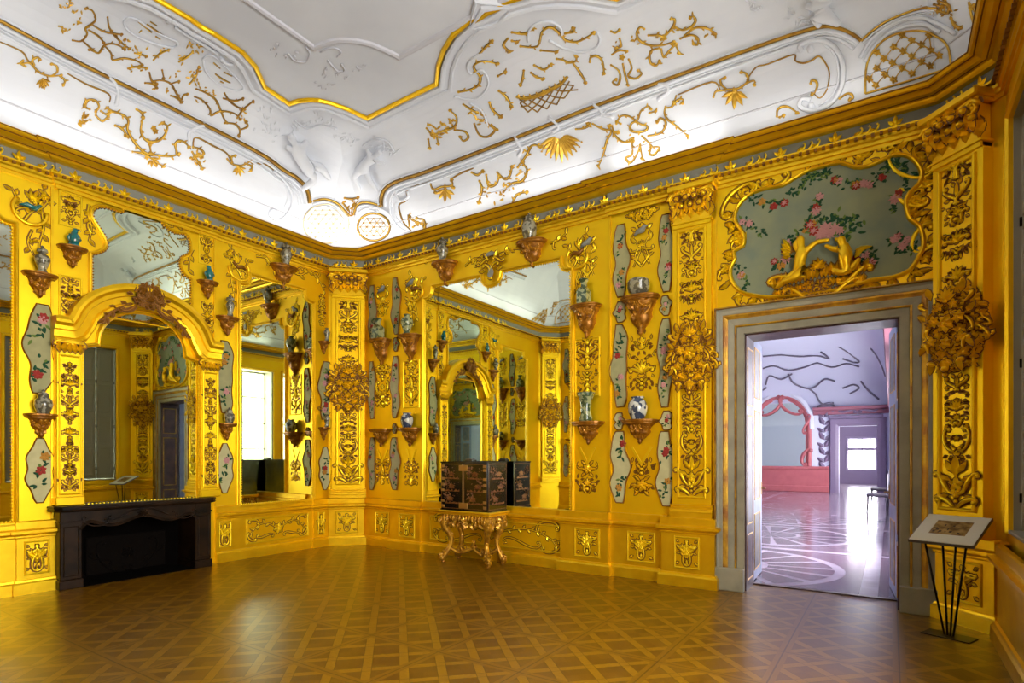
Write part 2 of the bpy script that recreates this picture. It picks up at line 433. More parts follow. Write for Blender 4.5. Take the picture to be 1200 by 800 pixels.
# ---------------------------------------------------------------- floor material
def parquet_mat():
    m = bpy.data.materials.new('versailles oak parquet'); m.use_nodes=True; nt=m.node_tree; b=nt.nodes['Principled BSDF']; N=nt.nodes; K=nt.links
    def mth(op,a,b2=None,c=None):
        n=N.new('ShaderNodeMath'); n.operation=op
        for i,x in enumerate((a,b2,c)):
            if x is None: continue
            if isinstance(x,(int,float)): n.inputs[i].default_value=x
            else: K.new(x,n.inputs[i])
        return n.outputs[0]
    tc=N.new('ShaderNodeTexCoord'); sp=N.new('ShaderNodeSeparateXYZ'); K.new(tc.outputs['Object'],sp.inputs[0])
    S=.7305
    gx=mth('DIVIDE',mth('SUBTRACT',sp.outputs[0],.05),S); gy=mth('DIVIDE',mth('SUBTRACT',sp.outputs[1],3.30),S)
    fx=mth('FRACT',gx); fy=mth('FRACT',gy)
    cx=mth('SUBTRACT',fx,.5); cy=mth('SUBTRACT',fy,.5)
    # border planks
    bord=mth('GREATER_THAN',mth('MAXIMUM',mth('ABSOLUTE',cx),mth('ABSOLUTE',cy)),.445)
    seam=mth('GREATER_THAN',mth('MAXIMUM',mth('ABSOLUTE',cx),mth('ABSOLUTE',cy)),.493)
    # diagonal lattice
    r1=mth('MULTIPLY',mth('ADD',cx,cy),.7071); r2=mth('MULTIPLY',mth('SUBTRACT',cx,cy),.7071)
    pit=.3536
    s1=mth('ABSOLUTE',mth('SUBTRACT',mth('FRACT',mth('ADD',mth('DIVIDE',r1,pit),.5)),.5))
    s2=mth('ABSOLUTE',mth('SUBTRACT',mth('FRACT',mth('ADD',mth('DIVIDE',r2,pit),.5)),.5))
    l1=mth('LESS_THAN',s1,.13); l2=mth('LESS_THAN',s2,.13)
    lat=mth('MAXIMUM',l1,l2)
    e1=mth('LESS_THAN',mth('ABSOLUTE',mth('SUBTRACT',s1,.13)),.009); e2=mth('LESS_THAN',mth('ABSOLUTE',mth('SUBTRACT',s2,.13)),.009)
    edge=mth('MULTIPLY',mth('MAXIMUM',e1,e2),mth('SUBTRACT',1,bord))
    edge=mth('MAXIMUM',edge,seam)
    # grain, stretched per piece direction
    def grain(rot,scale):
        mp_=N.new('ShaderNodeMapping'); mp_.inputs['Rotation'].default_value=(0,0,rot); mp_.inputs['Scale'].default_value=scale
        K.new(tc.outputs['Object'],mp_.inputs['Vector']); n=N.new('ShaderNodeTexNoise'); n.inputs['Scale'].default_value=3; n.inputs['Detail'].default_value=5
        K.new(mp_.outputs[0],n.inputs['Vector']); return n.outputs['Fac']
    g1=grain(PI/4,(2,22,1)); g2=grain(-PI/4,(2,22,1))
    # piece tone from voronoi-less cell noise
    wn=N.new('ShaderNodeTexWhiteNoise'); wn.noise_dimensions='3D'; cb=N.new('ShaderNodeCombineXYZ')
    K.new(mth('FLOOR',mth('ADD',mth('DIVIDE',r1,pit),.5)),cb.inputs[0]); K.new(mth('FLOOR',mth('ADD',mth('DIVIDE',r2,pit),.5)),cb.inputs[1])
    K.new(mth('ADD',mth('FLOOR',gx),mth('MULTIPLY',mth('FLOOR',gy),17)),cb.inputs[2]); K.new(cb.outputs[0],wn.inputs['Vector'])
    def mix(f,a,b2):
        n=N.new('ShaderNodeMix'); n.data_type='RGBA'
        if isinstance(f,(int,float)): n.inputs[0].default_value=f
        else: K.new(f,n.inputs[0])
        for i,x in ((6,a),(7,b2)):
            if isinstance(x,tuple): n.inputs[i].default_value=(*x,1)
            else: K.new(x,n.inputs[i])
        return n.outputs[2]
    dark=mix(wn.outputs[0],srgb(92,56,6),srgb(120,80,8))
    light=mix(g1,srgb(142,98,10),srgb(170,122,16))
    c=mix(lat,dark,light); c=mix(bord,c,mix(g2,srgb(120,80,8),srgb(150,104,14)))
    c=mix(mth('MULTIPLY',g2,.45),c,srgb(100,66,8)); 
    bn=N.new('ShaderNodeTexNoise'); bn.inputs['Scale'].default_value=.9; bn.inputs['Detail'].default_value=3; K.new(tc.outputs['Object'],bn.inputs['Vector'])
    c=mix(mth('MULTIPLY',bn.outputs['Fac'],.4),c,srgb(106,70,8))
    c=mix(mth('MULTIPLY',edge,.75),c,srgb(64,38,8))
    K.new(c,b.inputs['Base Color'])
    rg=mth('ADD',.22,mth('MULTIPLY',bn.outputs['Fac'],.14)); b.inputs['Roughness'].default_value=.29
    bp=N.new('ShaderNodeBump'); bp.inputs['Strength'].default_value=.12; bp.inputs['Distance'].default_value=.003
    K.new(mth('MULTIPLY',edge,-1),bp.inputs['Height']); pass
    return m
FLOORM = parquet_mat()

def octagon(d, leg=LEG):
    s = max(leg+d*(math.sqrt(2)-1), d)
    return [(XL+d,YB+s),(XL+d,YR-s),(XL+s,YR-d),(XR-s,YR-d),(XR-d,YR-s),(XR-d,YB+s),(XR-s,YB+d),(XL+s,YB+d)]
TH = .42
# floor
mb = MB(); mb.box(XL-.3, XR+.5, -1.6, YR+.41, -.12, 0); structure('floor', mb, FLOORM)
# door opening values from the photograph
DU0, DU1, DH = -1.34, 0.07, 2.83
# walls: back (with doorway), left, right (windows, the middle one added for light), front (doorway behind the camera)
mb = MB()
mb.box(XL-.3, DU0, YR, YR+TH, 0, 6.9); mb.box(DU1, XR+.5, YR, YR+TH, 0, 6.9); mb.box(DU0, DU1, YR, YR+TH, DH, 6.9)
structure('wall_back', mb, GW)
FPU0, FPU1, FPH = 2.52, 4.28, .84
mb = MB(); mb.box(XL-.3, XL, YB-.4, 2.55, 0, 6.9); mb.box(XL-.3, XL, 4.25, YR, 0, 6.9); mb.box(XL-.3, XL, 2.55, 4.25, .80, 6.9); structure('wall_left', mb, GW)
WINS = [(4.30, 5.90), (2.35, 3.95), (0.40, 2.0)]; WZ0, WZ1 = .88, 4.15  # middle opening is unseen, added to bring in more light
mb = MB()
ys = [YB-.4, .40, 2.0, 2.35, 3.95, 4.30, 5.90, YR]
for i in (0,2,4,6): mb.box(XR, XR+.5, ys[i], ys[i+1], 0, 6.9)
for a,b in WINS: mb.box(XR, XR+.5, a, b, 0, WZ0); mb.box(XR, XR+.5, a, b, WZ1, 6.9)
structure('wall_right', mb, GW)
mb = MB(); mb.box(XL-.3, DU0, YB-.4, YB, 0, 6.9); mb.box(DU1, XR+.5, YB-.4, YB, 0, 6.9); mb.box(DU0, DU1, YB-.4, YB, DH, 6.9)
structure('wall_front', mb, GW)
# chamfered corners
mb = MB()
o8 = octagon(0)
for a, b, c in ((o8[1],o8[2],(XL,YR)),(o8[3],o8[4],(XR,YR)),(o8[5],o8[6],(XR,YB)),(o8[7],o8[0],(XL,YB))):
    mb.add([(a[0],a[1],0),(b[0],b[1],0),(c[0],c[1],0),(a[0],a[1],6.3),(b[0],b[1],6.3),(c[0],c[1],6.3)],[(0,1,4,3),(1,2,5,4),(2,0,3,5),(3,4,5),(0,2,1)])
structure('wall_corner', mb, GW)

# ---------------------------------------------------------------- ceiling: cove and flat
ZC, Z0c = 6.20, 4.84
def dist(x, y):
    d = min(x-XL, YR-y, XR-x, y-YB)
    for sx, sy in ((x-XL,YR-y),(XR-x,YR-y),(XR-x,y-YB),(x-XL,y-YB)):
        d = min(d, (sx+sy-LEG)/math.sqrt(2))
    return d
DA, DB = .06, 1.14
def gz(d):
    if d >= DB: return ZC
    t = max(0, min(1, (DB-d)/(DB-DA)))
    return Z0c+(ZC-Z0c)*math.sqrt(max(0,1-t*t))
def ceil_hit(px, py):
    d = ray(px, py); lo = 1.0; t = 1.0
    while t < 16:
        p = CAM+d*t
        if p.z > gz(dist(p.x,p.y)) or dist(p.x,p.y) < DA: break
        t += .04
    lo = t-.04; hi = t
    for _ in range(18):
        m = (lo+hi)/2; p = CAM+d*m
        if p.z > gz(dist(p.x,p.y)) or dist(p.x,p.y) < DA: hi = m
        else: lo = m
    return CAM+d*lo
def ceil_normal(p):
    e = .01
    gx = (gz(dist(p.x+e,p.y))-gz(dist(p.x-e,p.y)))/(2*e); gy = (gz(dist(p.x,p.y+e))-gz(dist(p.x,p.y-e)))/(2*e)
    return Vector((gx, gy, -1)).normalized()
mb = MB()
ds = [DA+(DB-DA)*(1-math.cos(PI/2*i/18)) for i in range(19)]
rings = []
for d in ds:
    rings.append([(x,y,gz(d)) for x,y in octagon(d)])
n=8; vs=[v for r in rings for v in r]; fs=[]
for i in range(len(rings)-1):
    for k in range(n): fs.append((i*n+k,i*n+(k+1)%n,(i+1)*n+(k+1)%n,(i+1)*n+k))
fs.append(tuple((len(rings)-1)*n+k for k in range(n)))
mb.add(vs,fs,0,False)
mb.add([(XL-.3,YB-.4,6.6),(XR+.5,YB-.4,6.6),(XR+.5,YR+.42,6.6),(XL-.3,YR+.42,6.6)],[(0,1,2,3)])
CEIL = structure('ceiling', mb, WP)

# ---------------------------------------------------------------- wainscot and entablature, swept round the room with their breaks
def uR(x): return R_.u(x)
def uL(x): return L_.u(x)
PILW = .46
pR = (uR(788), uR(836))            # pilaster beside the doorway
BRK_R = [(uR(463), uR(494), .05), (uR(663), uR(713), .06), (uR(783), uR(837), .10)]
def plan_path(extra):
    """clockwise seen from above as polyline of (x,y) with breaks; returns closed list"""
    pts=[]
    def seg(wall,u0,u1,brks):
        cur=[(u0,0)]
        for a,b,p in brks: cur+= [(a,0),(a,p),(b,p),(b,0)]
        cur.append((u1,0))
        for u,w in cur:
            q=wall.P(u,0,w); pts.append((q.x,q.y))
    return pts, seg
def chain(brkL, brkR, cw=.0):
    pts=[]
    def seg(wall,u0,u1,brks):
        for u,w in [(u0,0)]+[x for a,b,p in brks for x in ((a,0),(a,p),(b,p),(b,0))]+[(u1,0)]:
            q=wall.P(u,0,w); pts.append((q.x,q.y))
    ch=LEG*math.sqrt(2)/2
    seg(L_,YB+LEG,YR-LEG,brkL); seg(C1,-ch,ch,[(-.25,.25,.05)]) ; seg(R_,XL+LEG,XR-LEG,brkR); seg(C2,-ch,ch,[(-.25,.25,.05)])
    return pts
WAIN=[(0,0),(.075,0),(.075,.115),(.06,.13),(.055,.15),(.035,.155),(.035,.60),(.05,.612),(.05,.628),(.075,.64),(.095,.655),(.095,.683),(.06,.69),(.045,.70),(.045,.775),(.03,.785),(0,.785)]
def wains(name,wall,u0,u1,brks):
    m=MB(); path=[(u0,0)]+[x for a,b,p in brks for x in ((a,0),(a,p),(b,p),(b,0))]+[(u1,0)]
    # path in (u,w): left normal of +u direction is +w
    m.sweep([(p[0],p[1]) for p in path],[(o,z) for o,z in WAIN],lambda a,b,h:tuple(wall.P(a,h,b)),False)
    return structure(name,m,GM)
ch=LEG*math.sqrt(2)/2
wains('baseboard_left',L_,YB+LEG,2.50,[(uL(22),2.44,.03)])
wains('baseboard_left',L_,4.30,YR-LEG,[(uL(367),uL(384),.03)])
wains('baseboard_corner',C1,-ch-.02,ch+.02,[(-.25,.25,.06)])
wains('baseboard_back',R_,XL+LEG,-1.66,BRK_R)
wains('baseboard_corner',C2,-ch+.0,ch-.02,[(-.23,.23,.05)])
wains('baseboard_right',T_,-(YR-LEG),-YB-LEG,[(-5.97,-4.23,.05),(-2.1,-.3,.05)])
wains('baseboard_front',B_,-XR+LEG,-.34,[]); wains('baseboard_front',B_,1.66,-XL-LEG,[])
# entablature
ARCH=[(0,4.50),(.02,4.50),(.02,4.535),(.04,4.54),(.04,4.57),(.055,4.585),(.055,4.61),(.085,4.63),(.085,4.65),(.02,4.66)]
FRZ=[(.02,4.655),(.022,4.79)]
CORN=[(.02,4.775),(.07,4.78),(.09,4.80),(.10,4.815),(.17,4.825),(.18,4.835),(.20,4.85),(.245,4.865),(.26,4.885),(.26,4.905),(.0,4.93)]
def run_pts(brk=True):
    pts=[]
    def seg(wall,u0,u1,brks):
        for u,w in [(u0,0)]+[x for a,b,p in brks for x in ((a,0),(a,p),(b,p),(b,0))]+[(u1,0)]:
            q=wall.P(u,0,w)
            if not pts or (Vector(pts[-1])-Vector((q.x,q.y))).length>.01: pts.append((q.x,q.y))
    k=brk
    seg(L_,YB+LEG,YR-LEG,[(uL(66),uL(250),.03)] if k else [])
    seg(C1,-ch,ch,[])
    seg(R_,XL+LEG,XR-LEG,[(uR(715),uR(838),.03)] if k else []); seg(C2,-ch,ch,[])
    seg(T_,-(YR-LEG),-YB-LEG,[]); seg(C3,-ch,ch,[]); seg(B_,-XR+LEG,-XL-LEG,[]); seg(C4,-ch,ch,[])
    if (Vector(pts[-1])-Vector(pts[0])).length<.01: pts.pop()
    return pts
RP=run_pts()
for nm,pr,mt in (('trim_1',ARCH,GM),('trim_2',FRZ,FZ),('trim_3',CORN,GM)):
    m=MB(); m.sweep(RP,[(-o,z) for o,z in pr],lambda a,b,h:(a,b,h),True)
    structure(nm,m,mt)

m=MB()
for i in range(len(RP)):
    a=Vector(RP[i]); b=Vector(RP[(i+1)%len(RP)]); L_n=(b-a).length
    if L_n<.2: continue
    d=(b-a)/L_n; nn=Vector((d.y,-d.x)); k=int(L_n/.07)
    for j in range(k):
        p=a+d*(j+.5)*L_n/k+nn*.088; m.box(p.x-.014,p.x+.014,p.y-.014,p.y+.014,4.600,4.628)
structure('trim_16',m,GD)

m=MB()
for e,z in ((.13,4.822),(.222,4.858),(.262,4.894)):
    m.sweep(RP,[(-(e-.004),z-.006),(-(e+.006),z-.004),(-(e+.006),z+.004),(-(e-.004),z+.006)],lambda a,b,h:(a,b,h),True)
structure('trim_17',m,GD)
RND = random.Random(5)
def mirror_mat(name, tint, rough=.015):
    m = mat(name, tint, rough, 1.0); return m
MIR_A = mirror_mat('old mirror silvering', (.82,.89,.72))
MIR_B = mirror_mat('greenish mirror silvering', (.76,.88,.66))
GO = [GB, BR, GD]
# ---------------------------------------------------------------- pilasters
def garland(o, w, y0, y1, rnd, mi=None):
    pass
def make_pilaster(w=.44, seed=3, heavy=1.0, ztop=4.60):
    rnd = random.Random(seed)
    root = bpy.data.objects.new('pilaster', None); col.objects.link(root)
    h = w/2
    m = MB()                                            # shaft with sunk field
    m.box(-h, h, -.07, 0, .93, 4.16)
    moulding_frame(m, rect_path(-h+.05, h-.05, 1.0, 4.10), .035, .018, True, 0, 'round', lp, .07)
    m.box(-h*1.0, h*1.0, -.085, 0, 4.12, 4.17, 0, .006); m.box(-h*1.06, h*1.06, -.095, 0, 4.165, 4.19, 0, .005)
    m.build('shaft', GW, root)
    m = MB()
    pr = [(0,.785),(.115,.785),(.115,.84),(.12,.85),(.115,.875),(.09,.885),(.09,.905),(.10,.915),(.10,.93),(.0,.94)]
    m.sweep([(-h-.02,0),(-h-.02,.0),(h+.02,.0)][::2], [(o,z) for o,z in pr], lambda a,b,c:(a,-b,c), False)
    m.build('base', GM, root)
    m = MB(); m.box(-h*1.12, h*1.12, -.13, 0, 4.50, 4.53, 0, .006); m.box(-h*1.2, h*1.2, -.16, 0, 4.53, 4.60, 0, .012)
    m.build('abacus', GM, root)
    m = MB(); o = Orn(m, lp, .07)                       # capital
    for lay, yy, L_eaf, k in ((0,4.19,.20,5),(1,4.27,.2,4)):
        for i in range(k):
            x=(i-(k-1)/2)*w*.23; oo=o.at(); oo.w0=.08+lay*.02
            oo.leaf(x,yy,PI/2,L_eaf,.09,.5); oo.leaf(x,yy+.02,PI/2-.5,.11,.045,.4); oo.leaf(x,yy+.02,PI/2+.5,.11,.045,.4)
            oo.w0+=.05; oo.ball(x,yy+L_eaf*.85,.028)
    m.box(-h*.95, h*.95, -.09, 0, 4.18, 4.5, 0, .01)
    oo=o.at(); oo.w0=.13
    for i in range(9): oo.leaf(rnd.uniform(-h,h)*.8,rnd.uniform(4.36,4.5),rnd.uniform(0,PI),.1,.045,.4)
    oo.flower(0,4.49,.07); oo.fan(0,4.51,PI/2,.12,5,2)
    m.build('capital', [GM,BR,GD], root)
    for sg in (-1,1):
        m = MB(); o=Orn(m, lp, .12, T=(0,0,0,1,sg))
        pts=[(h*.9+.055*math.cos(a)*(1-a/16),4.44+.065*math.sin(a)*(1-a/16)) for a in [i*.55 for i in range(24)]][::-1]
        o.stroke(pts,.008,.022); o.stroke([(h*.2,4.46),(h*.5,4.50),(h*.95,4.51)],.012,.022); o.ball(h*.9,4.44,.024)
        o.leaf(h*.8,4.38,-1.4,.14,.06,.4)
        m.build('volute', [GM,BR,GD], root)
    m = MB(); o = Orn(m, lp, .07)                       # carving on the shaft
    oo=o.at(0,3.02); arabesque(oo, w*.56, 1.06, rnd)
    m.build('shaft_carving', GO, root)
    m = MB(); o = Orn(m, lp, .07); oo=o.at(0,1.42); arabesque(oo, w*.5, .8, rnd)
    m.build('shaft_carving', GO, root)
    m = MB(); o = Orn(m, lp, .07).at(0,2.62)            # heavy trophy half way up
    m.poly_prism([(w*.5*math.cos(2*PI*i/16),2.62+.33*math.sin(2*PI*i/16)) for i in range(16)],.07,.10,lp,1,.02)
    cluster(o, w*1.15, .74, rnd, 330, .07*heavy)
    oo=o.at(); oo.w0=.15
    oo.sym(lambda q:(q.flower(w*.3,-.1,.055,5), q.flower(w*.15,.2,.05,5), q.sc((w*.38,.20),(w*.5,.26),'H',4,1,.014,14), q.sc((w*.35,-.2),(w*.46,-.12),'H',4,-1,.014,14), q.sc((w*.2,-.32),(w*.34,-.3),'H',4,-1,.013,14), q.leaf(w*.3,.28,1.3,.12,.055,.5), q.leaf(w*.42,.1,.8,.10,.05,.5), q.leaf(w*.42,-.12,-1.0,.10,.05,.5), q.leaf(w*.25,-.28,-1.3,.12,.05,.5), q.flower(w*.25,.08,.06,6)))
    oo.flower(0,.04,.085,7); oo.flower(0,-.13,.06,6); oo.fan(0,.24,PI/2,.13,7,2.2); oo.fan(0,-.27,-PI/2,.11,7,1.8); oo.ball(0,-.36,.03); oo.ball(0,-.41,.02)
    m.build('carved_trophy', [GM,BR,GD], root)
    m = MB(); o = Orn(m, lp, .075).at(0,1.02)           # foot ornament
    o.sym(lambda q:(q.sc((.02,.02),(w*.36,.07),'H',4,-1,.02,16), q.sc((w*.05,.16),(w*.42,.30),'S',4,-1,.016,16), q.leaf(w*.1,.25,.4,.12,.05,.5), q.leaf(w*.05,.32,1.0,.13,.05,.5), q.leaf(w*.15,.12,-.2,.1,.045,.4)))
    o.flower(0,.22,.07); o.leaf(0,.28,PI/2,.2,.07,.5); o.ball(0,.12,.025); o.ball(0,.07,.018)
    m.build('foot_carving', [GB,BR,GD], root)
    return root
pil = make_pilaster()
R_.place(pil, -1.905, 0, .0)
tag(pil, 'gilded carved pilaster just left of the open doorway, with heavy trophy halfway up', 'pilaster', 'gilded pilasters')
def put(proto, wall, u, label, cat=None, v=0, w=0, sc_=None):
    c = copy_tree(proto); wall.place(c, u, v, w); c['label'] = label
    if cat: c['category'] = cat
    if sc_: c.scale = sc_
    return c
put(pil, C1, .03, 'gilded carved pilaster across the far corner of the room', sc_=(1.2,1,1))
put(pil, C2, -.04, 'gilded carved pilaster behind the slanted reading stand, right of the doorway', sc_=(1.05,1.5,1))
put(pil, C3, 0, 'gilded carved corner pilaster beside the windows behind the camera, seen only in mirrors')
put(pil, C4, 0, 'gilded carved pilaster in the mirrored corner left of the camera')

# ---------------------------------------------------------------- dado panels
def dado(wall, u0, u1, seed, label, v0=.2, v1=.57, w=.036, wide=False):
    uc=(u0+u1)/2; wd=u1-u0; hh=v1-v0; rnd=random.Random(seed)
    t = wall.thing('dado_panel', label, 'panel', uc, v0, w, 'carved dado panels')
    m = MB(); m.poly_prism(rect_path(-wd/2+.01,wd/2-.01,.01,hh-.01),0,.004,lp); m.build('field', GW, t)
    m = MB(); moulding_frame(m, rect_path(-wd/2,wd/2,0,hh), .022, .018, True, 0, 'round'); m.build('frame', GB, t)
    m = MB(); o = Orn(m, lp, .004)
    if wide:
        def half(q):
            q.vine([(.02,hh*.5),(wd*.15,hh*.72),(wd*.28,hh*.75),(wd*.4,hh*.5),(wd*.44,hh*.25)],.009,4,.07,.07)
            q.sc((wd*.1,hh*.2),(wd*.32,hh*.3),'S',4,1,.010); q.sc((wd*.33,hh*.75),(wd*.44,hh*.82),'C',5,-1,.012)
            q.sc((wd*.36,hh*.18),(wd*.45,hh*.4),'C',5,1,.011)
        o.sym(half); o.flower(0,hh*.5,min(.09,hh*.25),6)
    else:
        s_=min(wd,hh*.9)
        def half(q):
            q.sc((s_*.05,hh*.16),(s_*.3,hh*.6),'C',5,-1,.011,16); q.sc((s_*.05,hh*.85),(s_*.34,hh*.72),'C',5,1,.010,14)
            q.leaf(s_*.3,hh*.2,-.5,s_*.16,s_*.08); q.leaf(s_*.3,hh*.82,.6,s_*.14,s_*.07); q.leaf(s_*.12,hh*.4,.8,s_*.2,s_*.08); q.leaf(s_*.25,hh*.5,-.3,s_*.14,s_*.07)
        o.sym(half); o.fan(0,hh*.45,PI/2,hh*.4,5,1.8,.3); o.flower(0,hh*.38,s_*.1); o.leaf(0,hh*.3,-PI/2,hh*.2,s_*.1)
    m.build('carving', GO, t)
    return t
def pu(wall,a,b,w): return wall.u(a,w), wall.u(b,w)
a,b=pu(R_,440,456,.036); dado(R_,a,b,11,'narrow carved dado panel right beside the corner pilaster, under the left shelf')
a,b=pu(R_,467,486,.09); dado(R_,a,b,12,'carved dado panel left of the gilt console table', w=.086)
a,b=pu(R_,504,663,.036); dado(R_,a,b,13,'long carved dado panel behind the gilt console table', wide=True)
a,b=pu(R_,673,703,.10); dado(R_,a,b,14,'square carved dado panel right of the big mirror', w=.096)
a,b=pu(R_,735,768,.036); dado(R_,a,b,15,'square carved dado panel under the painted silk strips')
a,b=pu(R_,790,820,.135); dado(R_,a,b,16,'square carved dado panel under the pilaster left of the doorway', w=.136)
a,b=pu(L_,28,58,.066); dado(L_,a,b,17,'carved dado panel just left of the black fireplace', w=.066)
a,b=pu(L_,256,271,.036); dado(L_,a,b,18,'small carved dado panel just right of the black fireplace')
a,b=pu(L_,288,361,.036); dado(L_,a,b,19,'long carved dado panel under the mirror right of the fireplace', wide=True)
a,b=pu(L_,372,380,.066); dado(L_,a,b,20,'very narrow dado panel left of the corner pilaster', w=.066)
dado(C1,-.17,.19,21,'carved dado panel under the far corner pilaster', w=.096)
dado(C2,-.17,.17,22,'carved dado panel low behind the reading stand', w=.086)

# ---------------------------------------------------------------- mirrors
def smooth_outline(pts, seg=3): return catmull(pts, seg, True)
# big mirror on the doorway wall
mt = R_.thing('wall_mirror', 'tall gilt-framed mirror behind the black lacquer cabinet', 'mirror', -4.77, .75, .0)
hw=1.27
top=[]
def bigtop(hw,H,mid=True):
    p=[(-hw,0),(hw,0),(hw,H-.17)]
    for i in range(7): a=PI/2*i/6; p.append((hw-.03-.14*math.sin(a)*1.0, H-.17+.14*(1-math.cos(a)) ))
    p.append((hw-.17,H))
    if mid: p.append((.24,H))
    for i in (range(0,9) if mid else ()): a=PI*i/8; p.append((.20*math.cos(a), H-.0-.20*math.sin(a)*.9))
    if mid: p.append((-.24,H))
    p.append((-hw+.17,H))
    for i in range(7): a=PI/2*(6-i)/6; p.append((-hw+.03+.14*math.sin(a), H-.17+.14*(1-math.cos(a))))
    p.append((-hw,H-.17)); return p
ol=bigtop(hw,3.33)
m=MB(); m.poly_prism(ol,.004,.012,lp); m.build('mirror_glass',MIR_A,mt)
m=MB(); moulding_frame(m,[(a,b) for a,b in ol],-.055,.045,True,0,'ogee'); m.build('frame',GM,mt)
m=MB(); beads(m,ol,.035,.011,lp,.03,0,True); m.build('beading',GB,mt)
def put_label(o,l): o['label']=l
# fireplace overmantel ------------------------------------------------------
UC=3.39
om=L_.thing('overmantel_mirror','arched gilt overmantel mirror standing on the black fireplace','mirror',UC,.93,0)
m=MB(); hw2=.635; H2=1.86
pl=[(-hw2,0),(hw2,0),(hw2,H2-.05),(.47,H2)]+[(.47*math.cos(PI*i/14),H2+.05+.42*math.sin(PI*i/14)) for i in range(15)]+[(-.47,H2),(-hw2,H2-.05)]
pl=[pl[0]]+pl[1:]
m.poly_prism(pl,.02,.03,lp); g=m.build('mirror_glass',MIR_B,om); g.rotation_euler=(0,0,math.radians(-1.7))
m=MB(); moulding_frame(m,pl,-.05,.06,True,0,'ogee'); m.build('frame',GM,om)
m=MB(); beads(m,[(-hw2-.03,H2-.04),(-hw2-.03,-.0),(hw2+.03,-.0),(hw2+.03,H2-.04)],.04,.013,lp,.06,0); m.build('beading',GB,om)
for sg,nm in ((-1,'left'),(1,'right')):
    uu=sg*.80
    m=MB(); m.box(uu-.125,uu+.125,-.10,0,-.0,H2-.0,0,.008); moulding_frame(m,rect_path(uu-.105,uu+.105,.12,H2-.16),.022,.014,True,0,'round',lp,.10)
    m.box(uu-.14,uu+.14,-.125,0,0,.10,0,.01); p_=m.build('side_pilaster',GW,om)
    m=MB(); o=Orn(m,lp,.10).at(uu,.16); arabesque(o,.17,H2-.4,random.Random(8)); m.build('pilaster_carving',GO,p_)
    m=MB(); o=Orn(m,lp,.11).at(uu,H2-.14)
    for i in range(5): o.leaf((i-2)*.05,0,PI/2,.13,.06,.5)
    m.box(uu-.13,uu+.13,-.13,0,H2-.03,H2+.01,0,.005); o.sym(lambda q:q.sc((.03,.10),(.13,.09),'C',6,-1,.016,14)); m.build('pilaster_capital',[GM,BR,GD],p_)
def arch_path(r,spring,rise,wide,flare=.14,n=18):
    p=[(-wide,spring)]
    p+=[(-r-flare,spring),(-r-flare*.45,spring+.05)]
    p+=[(-r*math.cos(PI*i/n)*1.0,spring+.10+rise*math.sin(PI*i/n)) for i in range(1,n)]
    p+=[(r+flare*.45,spring+.05),(r+flare,spring),(wide,spring)]
    return p
m=MB()
ap=arch_path(.60,H2+.02,.45,.95)
m.sweep(ap,[(.24,0),(.24,.17),(.20,.19),(.17,.19),(.14,.15),(.10,.145),(.09,.12),(.02,.11),(.0,.13),(-.03,.12),(-.05,.07),(-.05,0)][::-1],lp,False)
m.build('arch_hood',GM,om)
m=MB(); o=Orn(m,lp,.12)
def halfarch(q):
    q.vine([(.50*math.sin(a),H2+.14+.44*math.cos(a)) for a in (.35,.6,.85,1.1,1.3)],.012,4,.04,.08)
    q.sc((.16,H2+.62),(.28,H2+.50),'C',5,1,.016)
o.sym(halfarch)
oo=o.at(0,H2+.66); oo.w0=.18; cluster(oo,.38,.26,random.Random(2),70,.06); oo.fan(0,.0,PI/2,.16,7,2.2)
m.build('keystone_carving',[GD,BR,GM],om)
# upper glass above the arch
up=[(108,370),(108,299),(114,298),(123,294),(126,287),(123,277.5),(116,266),(109,254),(111,246),(121,244),(135,248),(143.5,250),(149,245),(166,244),(180,252.5),(192,266),(204,274),(216,276),(221,285),(219.5,296.5),(211,301),(209,311),(213.5,321.5),(222,328.6),(221.5,385)]
upv=[L_.px(x,y) for x,y in up]; upv=[(a-UC,b-3.2) for a,b in upv]
m_=upv[:]; m_[0]=(m_[0][0],-.02); m_[-1]=(m_[-1][0],-.02)
upc=[m_[0]]+catmull(m_[1:-1],3)+[m_[-1]]
upc=upc[::-1] if sum(upc[i][0]*upc[(i+1)%len(upc)][1]-upc[(i+1)%len(upc)][0]*upc[i][1] for i in range(len(upc)))<0 else upc
um=L_.thing('upper_mirror','curvy topped mirror above the arched overmantel, between two green birds','mirror',UC,3.2,0)
m=MB(); m.poly_prism(upc,.004,.012,lp); g2=m.build('mirror_glass',MIR_B,um)
m=MB(); moulding_frame(m,upc,-.045,.04,True,0,'ogee'); m.build('frame',GM,um)
m=MB(); beads(m,upc,.035,.012,lp,.03,0,True); m.build('beading',GD,um)
# side mirrors left and right of the fireplace (right one fully in view)
def side_mirror(u0,u1,label,flip=1):
    uc=(u0+u1)/2; hwid=(u1-u0)/2; H=3.33; v0=.79
    t=L_.thing('wall_mirror',label,'mirror',uc,v0,0)
    p=bigtop(hwid,H,False)
    m=MB(); m.poly_prism(p,.004,.012,lp); m.build('mirror_glass',MIR_A,t)
    m=MB(); moulding_frame(m,p,-.06,.05,True,0,'ogee'); m.build('frame',GM,t)
    m=MB(); beads(m,p,.035,.012,lp,.035,0,True); m.build('beading',GB,t)
    return t
side_mirror(4.68,5.90,'tall gilt-framed mirror between the fireplace and the corner pilaster')
side_mirror(.86,2.10,'tall gilt-framed mirror cut off by the left edge of the picture')
# pier glass between the windows and a mirror on the wall behind, seen in reflections
t=B_.thing('wall_mirror','gilt mirror on the wall behind the camera','mirror',4.77,.78,0)
m=MB(); m.poly_prism(ol,.004,.012,lp); m.build('mirror_glass',MIR_A,t)
m=MB(); moulding_frame(m,ol,-.055,.045,True,0,'ogee'); m.build('frame',GM,t)

